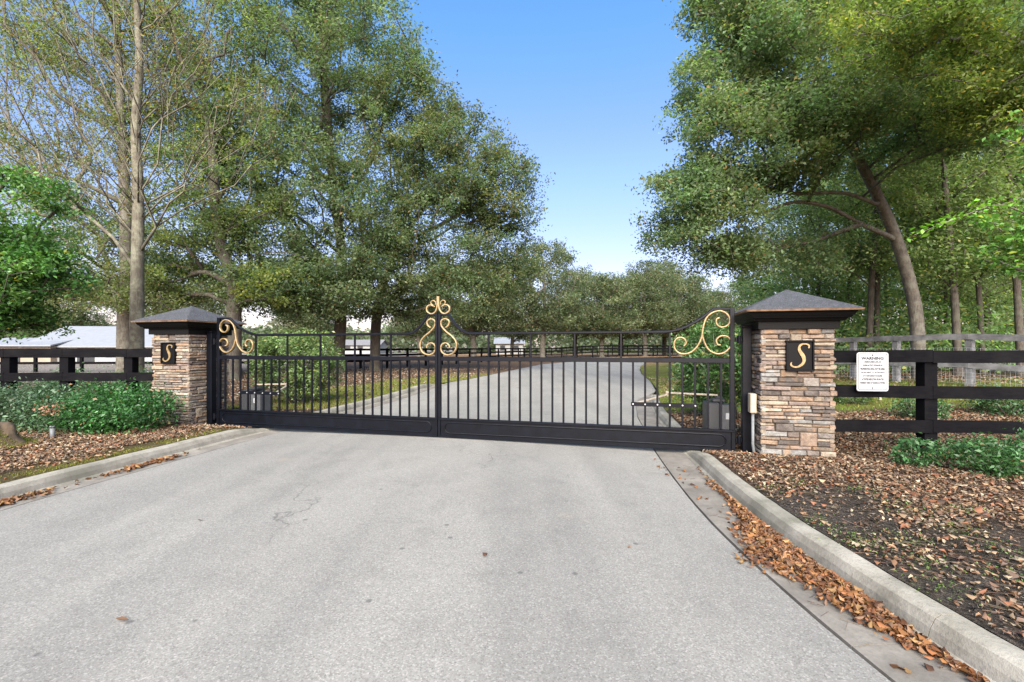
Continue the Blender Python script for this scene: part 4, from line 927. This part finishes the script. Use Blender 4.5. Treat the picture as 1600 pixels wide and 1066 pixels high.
def post(label, c, sgn):
    root = empty('gate_post', (c[0], c[1], 0), -TH); tag(root, label, 'post', 'black steel gate posts')
    m = MB(); m.box(-.062, .062, -.062, .062, -.35, 1.80, .006); m.build('shaft', M['gate_black'], root)
    m = MB(); m.box(-.075, .075, -.075, .075, 1.801, 1.83, .006); m.build('post_cap', M['gate_black'], root)
    for z in (1.62, .10):
        h = MB(); h.box(.0625 * sgn, .150 * sgn, -.028, .028, z - .035, z + .035, .005); h.tube([(.105 * sgn, -.03, z - .06), (.105 * sgn, -.03, z + .06)], .028, 10); h.build('hinge', M['gate_black'], root)
    return root
pl = HL - U * .165; pr_ = HR + U * .165
post('left black steel gate post beside the left stone pillar', pl, 1)
post('right black steel gate post beside the right stone pillar', pr_, -1)

# ------------------------------------------------------------------ gate operators, box and conduit
def operator(label, base, sgn, armend):
    root = empty('gate_operator', (base[0], base[1], 0), -TH); tag(root, label, 'gate operator', 'gate operators behind the gate')
    m = MB(); m.box(-.21 * 1, .0, -.19, .19, 0, .60, .02); m.build('housing' if sgn < 0 else 'rear_housing', M['operator_dark'], root)
    m = MB(); m.box(.003, .24, -.17, .17, 0, .57, .02); cv = m.build('cover', M['operator_grey'], root)
    m = MB(); m.box(.09, .145, -.173, -.1702, .34, .44); m.build('label_plate', M['sign_white'], cv)
    m = MB(); m.box(-.10, .10, -.10, .10, .601, .66, .015); m.tube([(0, 0, .66), (0, 0, .70)], .04, 10); m.build('gear_head', M['operator_dark'], root)
    a = Vector((*armend, 0)) - Vector((base[0], base[1], 0)); lx = a.x * U[0] + a.y * U[1]; ly = a.x * NB[0] + a.y * NB[1]
    mid = (lx * .55 + .05 * sgn, ly * .4 + .45, .71)
    m = MB(); m.sweep([(0, 0, .71), mid], (0, 0, 1), .05, .03); m.sweep([(mid[0], mid[1], .675), (lx, ly, .60)], (0, 0, 1), .045, .028); m.tube([(mid[0], mid[1], .65), (mid[0], mid[1], .74)], .025, 8)
    m.build('arm', M['arm_metal'], root)
ol = HL + U * .42 + NB * .55; e1 = HL + U * 1.35 + NB * .05
operator('grey box gate operator with arm behind the left gate leaf', ol, 1, e1)
orr = HR - U * .12 + NB * .62; e2 = HR - U * 1.45 + NB * .05
operator('grey box gate operator with arm behind the right gate leaf by its post', orr, -1, e2)
# control box on the inner side of the right pillar
cb = np.array(CR) + NB * .14 - U * .075
root = empty('control_box', (cb[0], cb[1], 0), -TH); tag(root, 'small beige electrical box on the inner side of the right pillar', 'electrical box')
m = MB(); m.box(-.055, .030, -.075, .075, .55, .83, .008); bxo = m.build('box', M['beige_box'], root)
m = MB(); m.box(-.045, .020, -.083, -.0755, .565, .815, .004); m.build('lid', M['beige_box'], bxo)
m = MB(); m.tube([(-.01, -.02, .549), (-.01, -.02, .1), (.02, -.04, -.2)], .021, 10); m.build('conduit', M['conduit'], root, True)

# ------------------------------------------------------------------ fences
def rail_fence(name, label, pts, rails, bw, ph, mat, pw=.15, wire=False, post_front=False, group=None, lift=None, cat='fence'):
    root = empty(name, (pts[0][0], pts[0][1], 0)); tag(root, label, cat, group); o = np.array([pts[0][0], pts[0][1]])
    for i, p in enumerate(pts):
        gz_ = float(ground_z(p[0], p[1])) if lift is None else lift; q = pts[min(i + 1, len(pts) - 1)]; q0 = pts[max(i - 1, 0)]; d = Vector((q[0] - q0[0], q[1] - q0[1], 0)).normalized(); n = Vector((-d.y, d.x, 0))
        if n.y < 0: n = -n
        c = Vector((p[0] - o[0], p[1] - o[1], 0)) + n * (pw / 2 + .02) * (1 if not post_front else -1); h = pw / 2
        vs = []
        for z in (gz_ - .3, gz_ + ph + random.uniform(-.02, .02)):
            for a, b in ((-1, -1), (1, -1), (1, 1), (-1, 1)): vs.append(c + d * a * h + n * b * h + Vector((0, 0, z)))
        m = MB(); m.add(vs, [(3, 2, 1, 0), (4, 5, 6, 7), (0, 1, 5, 4), (1, 2, 6, 5), (2, 3, 7, 6), (3, 0, 4, 7)]); m.build('post', M[mat], root)
        if i < len(pts) - 1:
            g1 = float(ground_z(q[0], q[1])) if lift is None else lift
            a = Vector((p[0] - o[0], p[1] - o[1], 0)); b = Vector((q[0] - o[0], q[1] - o[1], 0)); dd = (b - a).normalized(); nn = Vector((-dd.y, dd.x, 0)); a2 = a + dd * .003; b2 = b - dd * .003
            for zc in rails:
                t0, t1 = gz_ + zc + random.uniform(-.008, .008), g1 + zc + random.uniform(-.008, .008); segs = 4; vs = []
                for k in range(segs + 1):
                    f = k / segs; cc = a2.lerp(b2, f); zz = t0 + (t1 - t0) * f; w_ = random.uniform(-.004, .004)
                    vs += [cc - nn * .014 + Vector((0, 0, zz - bw / 2 + w_)), cc + nn * .014 + Vector((0, 0, zz - bw / 2 + w_)), cc + nn * .014 + Vector((0, 0, zz + bw / 2 + w_)), cc - nn * .014 + Vector((0, 0, zz + bw / 2 + w_))]
                fs = [(3, 2, 1, 0), tuple(segs * 4 + k for k in range(4))]
                for k in range(segs):
                    for e in range(4): e2_ = (e + 1) % 4; fs.append((k * 4 + e, k * 4 + e2_, (k + 1) * 4 + e2_, (k + 1) * 4 + e))
                m = MB(); m.add(vs, fs); m.build('board', M[mat], root)
    if wire:
        m = MB()
        for z in np.arange(.1, 1.2, .1):
            m.tube([(p[0] - o[0], p[1] - o[1] + .04, z + float(ground_z(p[0], p[1]))) for p in pts], .0022, 3)
        for i in range(len(pts) - 1):
            a, b = np.array(pts[i]), np.array(pts[i + 1]); L = np.linalg.norm(b - a)
            for f in np.arange(0, 1, .1 / L):
                c = a + (b - a) * f; g0 = float(ground_z(c[0], c[1])); m.tube([(c[0] - o[0], c[1] - o[1] + .04, g0 + .1), (c[0] - o[0], c[1] - o[1] + .04, g0 + 1.1)], .0018, 3)
        m.build('wire_mesh', M['bolt_zinc'], root)
    return root
# right near fence
R0 = (4.62, 6.68); fd = np.array([math.cos(math.radians(-5.5)), math.sin(math.radians(-5.5))])
rp = [R0] + [tuple(np.array(R0) + fd * s) for s in (1.43, 3.83, 6.2)]
rail_fence('board_fence', 'near black three board fence running right from the right pillar', rp, (1.37, .86, .36), .178, 1.42, 'board_black', .17, group='black board fences', lift=0.0)
L0 = (at(243, 9.35), 9.35); lp = [L0, (at(198, 9.35), 9.36), (at(98, 9.3), 9.3), (at(6, 9.2), 9.2), (at(-190, 9.1), 9.1)]
rail_fence('board_fence', 'near black board fence running left from the left pillar above the shrubs', lp, (1.39, .90, .42), .172, 1.43, 'board_black', .17, group='black board fences', lift=0.0)
# grey weathered fence with wire behind the right fence
gp_ = [(at(1270, 17.5), 17.5), (at(1330, 16.2), 16.2), (at(1397, 14.7), 14.7), (at(1512, 12.9), 12.9), (at(1665, 11.2), 11.2)]
rail_fence('weathered_fence', 'weathered grey board and wire fence behind the right black fence', gp_, (1.42, .62), .17, 1.46, 'board_grey', .16, wire=True)
# far paddock fences
def line(a, b, n): return [(a[0] + (b[0] - a[0]) * k / n, a[1] + (b[1] - a[1]) * k / n) for k in range(n + 1)]
fp = line((-13.5, 29), (-9, 33), 3) + line((-9, 33), (-3, 46), 6)[1:] + line((-3, 46), (2.5, 62), 7)[1:]
rail_fence('paddock_fence', 'black paddock fence receding under the oaks behind the left gate leaf', fp, (1.35, .95, .55), .15, 1.45, 'board_black', .14, group='paddock fences')
fp = line((2.5, 62), (22, 64), 9) + line((22, 64), (44, 66), 9)[1:]
rail_fence('paddock_fence', 'long black paddock fence across the far side of the pasture', fp, (1.35, .95, .55), .14, 1.42, 'board_black', .14, group='paddock fences')
fp = line((-13.5, 29), (-34, 27), 8)
rail_fence('paddock_fence', 'black paddock fence seen low between the left pillar and the clipped bush', fp, (1.35, .95, .55), .15, 1.42, 'board_black', .14, group='paddock fences')
fp = line((-10, 84), (48, 88), 20)
rail_fence('paddock_fence', 'furthest thin black paddock fence before the horizon trees', fp, (1.3, .8), .13, 1.4, 'board_black', .14, group='paddock fences')

# ------------------------------------------------------------------ warning sign
sx, sy = at(1358, 6.57), 6.545; srot = math.radians(-5.5)
root = empty('warning_sign', (sx, sy - .035, 0), srot); tag(root, 'white warning notice fixed to the right black fence beside the pillar', 'sign')
def rrect(w, h, r, y, z, n=6):
    out = []
    for cx, cz, a0 in ((w / 2 - r, h / 2 - r, 0), (-w / 2 + r, h / 2 - r, 90), (-w / 2 + r, -h / 2 + r, 180), (w / 2 - r, -h / 2 + r, 270)):
        for k in range(n + 1): a = math.radians(a0 + 90 * k / n); out.append((cx + r * math.cos(a), y, z + cz + r * math.sin(a)))
    return out
SW, SH, SZ = .425, .555, hz(581, 6.52)
def plate(w, h, r, y0, y1):
    a, b = rrect(w, h, r, y0, SZ), rrect(w, h, r, y1, SZ); n = len(a); m = MB(); m.add(a + b, [tuple(range(n)), tuple(range(2 * n - 1, n - 1, -1))] + [(k, n + k, n + (k + 1) % n, (k + 1) % n) for k in range(n)]); return m
plate(SW, SH, .035, -.003, .0).build('sign_plate', M['sign_white'], root)
def rframe(w, h, r, t_, y):
    a, b = rrect(w, h, r, y, SZ), rrect(w - 2 * t_, h - 2 * t_, r - t_, y, SZ); n = len(a); m = MB(); m.add(a + b, [(k, (k + 1) % n, n + (k + 1) % n, n + k) for k in range(n)]); return m
rframe(SW - .036, SH - .036, .027, .007, -.0036).build('border_line', M['sign_black'], root)
LINES = [('WARNING', .30, .042, .190), ('UNDER FLORIDA LAW, AN', .225, .032, .140), ('EQUINE ACTIVITY SPONSOR OR', .265, .032, .090), ('PROFESSIONAL SHALL NOT BE LIABLE', .325, .032, .040),
         ('FOR ANY INJURY TO, OR THE DEATH', .32, .032, -.010), ('OF A PARTICIPANT IN EQUINE', .26, .032, -.060), ('ACTIVITIES RESULTING FROM THE', .295, .032, -.110), ('INHERENT RISKS OF EQUINE ACTIVITIES.', .335, .032, -.160)]
txts = []
for tx, w, h, zc in LINES:
    cu = bpy.data.curves.new('lettering', 'FONT'); cu.body = tx; cu.align_x = 'CENTER'; cu.align_y = 'CENTER'; cu.size = .05; cu.offset = .0020 if tx != 'WARNING' else .0022; cu.resolution_u = 2
    o = bpy.data.objects.new('lettering', cu); COL.objects.link(o); cu.materials.append(M['sign_black']); o.parent = root; o.rotation_euler = (math.radians(90), 0, 0); o.location = (0, -.0042, SZ + zc); txts.append((o, w, h))
bpy.context.view_layer.update()
for o, w, h in txts:
    d = o.dimensions.copy(); me = bpy.data.meshes.new_from_object(o.evaluated_get(bpy.context.evaluated_depsgraph_get())); loc = o.location.copy(); bpy.data.objects.remove(o)
    q = link('lettering', me, M['sign_black'], root, loc); q.rotation_euler = (math.radians(90), 0, 0); q.scale = (w / max(d.x, 1e-4), h / max(d.y, 1e-4), 1)
for z in (.236, -.232):
    m = MB(); m.tube([(0, -.0035, SZ + z), (0, -.010, SZ + z)], [.010, .008], 8); m.build('screw', M['sign_black'], root)

# ------------------------------------------------------------------ small things in the left bed
x, y = at(82, 7.55), 7.55
root = empty('bollard_light', (x, y, 0)); tag(root, 'short grey garden light post in front of the left shrubs', 'garden light')
m = MB(); m.tube([(0, 0, -.1), (0, 0, .17)], .034, 14); m.build('stem', M['conduit'], root, True)
m = MB(); m.tube([(0, 0, .171), (0, 0, .20)], [.040, .034], 14); m.build('light_cap', M['conduit'], root, True)
# dead sprig
x, y = at(88, 7.9), 7.8; root = empty('dead_twig', (x, y, .35)); tag(root, 'dead pinkish brown leafy twig on the shrub above the garden light', 'twig')
m = MB(); 
for k in range(6): a = k * 1.05; m.tube([(0, 0, -.35 if k == 0 else 0), (.10 * math.cos(a), .05 * math.sin(a), .06 + .02 * (k % 3)), (.2 * math.cos(a), .08 * math.sin(a), .10)], [.006, .004, .002], 4)
m.build('twigs', M['bark_oak'], root); N = 70; Q = RNG.normal(size=(N, 3)) * np.array([.12, .05, .05]) + np.array([0, -.02, .09])
link('dead_leaves', leaves('dead_leaves', Q, RNG.uniform(.05, .09, N), tint(N, (.36, .19, .12), .15)), M['litter'], root)
# mossy stump
simple('stump_wood', (.060, .042, .025), .95, 0, 9, .5, .9); simple('stump_moss', (.17, .17, .03), .95, 0, 25, .5, .9)
sxp, syp = at(-6, 6.9), 6.9; root = empty('tree_stump', (sxp, syp, 0)); tag(root, 'low mossy tree stump at the left picture edge in the leaf bed', 'stump')
vs = []; fs = []; n = 26; hs = [(0, .36), (.07, .27), (.18, .21), (.30, .19), (.345, .13), (.33, .0)]
for z, r in hs:
    for k in range(n):
        a = 2 * math.pi * k / n; lob = 1 + .22 * math.sin(3 * a + 1) * (1 - z) + .12 * math.sin(7 * a + z * 5) + random.uniform(-.03, .03); vs.append((r * lob * math.cos(a), r * lob * math.sin(a), z + (.03 * math.sin(5 * a) if z > .2 else 0) - (.05 if z == 0 else 0)))
for i in range(len(hs) - 1):
    for k in range(n): j = (k + 1) % n; fs.append((i * n + k, i * n + j, (i + 1) * n + j, (i + 1) * n + k))
m = MB(); m.add(vs, fs); m.build('wood', M['stump_wood'], root, True)
N = 4500; a = RNG.uniform(0, 6.28, N); r = RNG.uniform(.17, .50, N); Q = np.stack([r * np.cos(a), r * np.sin(a), np.interp(r, [.15, .2, .28, .36, .46], [.30, .20, .09, .03, .01]) + RNG.uniform(0, .02, N)], 1)
link('moss_skirt', leaves('moss_skirt', Q, RNG.uniform(.012, .03, N), tint(N, (.22, .22, .04), .25), up=1), M['leaf'], root)

# ------------------------------------------------------------------ far buildings
def building(name, label, cx, cy, w, d, h, rh, wallm, roofm, rz=0, wins=(), doors=()):
    root = empty(name, (cx, cy, 0), rz); tag(root, label, 'building')
    m = MB(); m.box(-w / 2, w / 2, -d / 2, d / 2, -.3, h); m.build('wall', M[wallm], root)
    m = MB(); e = .5; th = .12
    m.add([(-w / 2 - e, -d / 2 - e, h), (w / 2 + e, -d / 2 - e, h), (w / 2 + e, 0, h + rh), (-w / 2 - e, 0, h + rh), (-w / 2 - e, d / 2 + e, h), (w / 2 + e, d / 2 + e, h),
           (-w / 2 - e, -d / 2 - e, h + th), (w / 2 + e, -d / 2 - e, h + th), (w / 2 + e, 0, h + rh + th), (-w / 2 - e, 0, h + rh + th), (-w / 2 - e, d / 2 + e, h + th), (w / 2 + e, d / 2 + e, h + th)],
          [(0, 3, 2, 1), (3, 4, 5, 2), (6, 7, 8, 9), (9, 8, 11, 10), (0, 1, 7, 6), (4, 10, 11, 5), (0, 6, 9, 3), (3, 9, 10, 4), (1, 2, 8, 7), (2, 5, 11, 8)]); m.build('roof', M[roofm], root)
    m = MB(); m.add([(-w / 2, -d / 2, h), (-w / 2, d / 2, h), (-w / 2, 0, h + rh * .9), (w / 2, -d / 2, h), (w / 2, d / 2, h), (w / 2, 0, h + rh * .9)], [(0, 2, 1), (3, 4, 5)]); m.build('gable', M[wallm], root)
    for (wx, wz, ww, wh) in wins:
        m = MB(); m.box(wx - ww / 2 - .1, wx + ww / 2 + .1, -d / 2 - .06, -d / 2 - .003, wz - .1, wz + wh + .1); f = m.build('window', M['roof_grey'], root)
        m = MB(); m.box(wx - ww / 2, wx + ww / 2, -d / 2 - .075, -d / 2 - .061, wz, wz + wh); m.build('pane', M['dark_glass'], f)
    for (wx, ww, wh) in doors:
        m = MB(); m.box(wx - ww / 2, wx + ww / 2, -d / 2 - .05, -d / 2 - .003, 0, wh); m.build('door', M['dark_glass'], root)
    return root
building('barn', 'long white metal roofed barn behind the left fence', at(150, 42), 46, 11, 9, 1.5, 2.0, 'wall_white', 'roof_white', math.radians(8), [(1.2, .7, 1.0, .8), (3.0, .7, 1.6, .8), (-3.2, .7, 1.0, .8)], [(-1.0, 1.4, 1.6)])
building('shed', 'low white shed with open tan bays at the far left', at(-10, 40), 43, 9, 5, 1.6, .7, 'tan_wall', 'roof_white', 0, (), [(-2, 1.6, 1.4), (1, 1.6, 1.4)])
building('house', 'small grey roofed house far behind the left gate leaf between the oak trunks', at(566, 110), 112, 9, 7, 2.0, 1.3, 'wall_white', 'roof_grey', 0, [(-3, .9, 1.2, 1), (0, .9, 1.2, 1), (3, .9, 1.2, 1)])
building('house', 'tiny white house far across the pasture left of the gate centre upright', at(796, 104), 104, 6, 6, 2.3, 1.4, 'wall_white', 'roof_white', 0, [(-1.5, .9, 1, 1), (1.5, .9, 1, 1)])
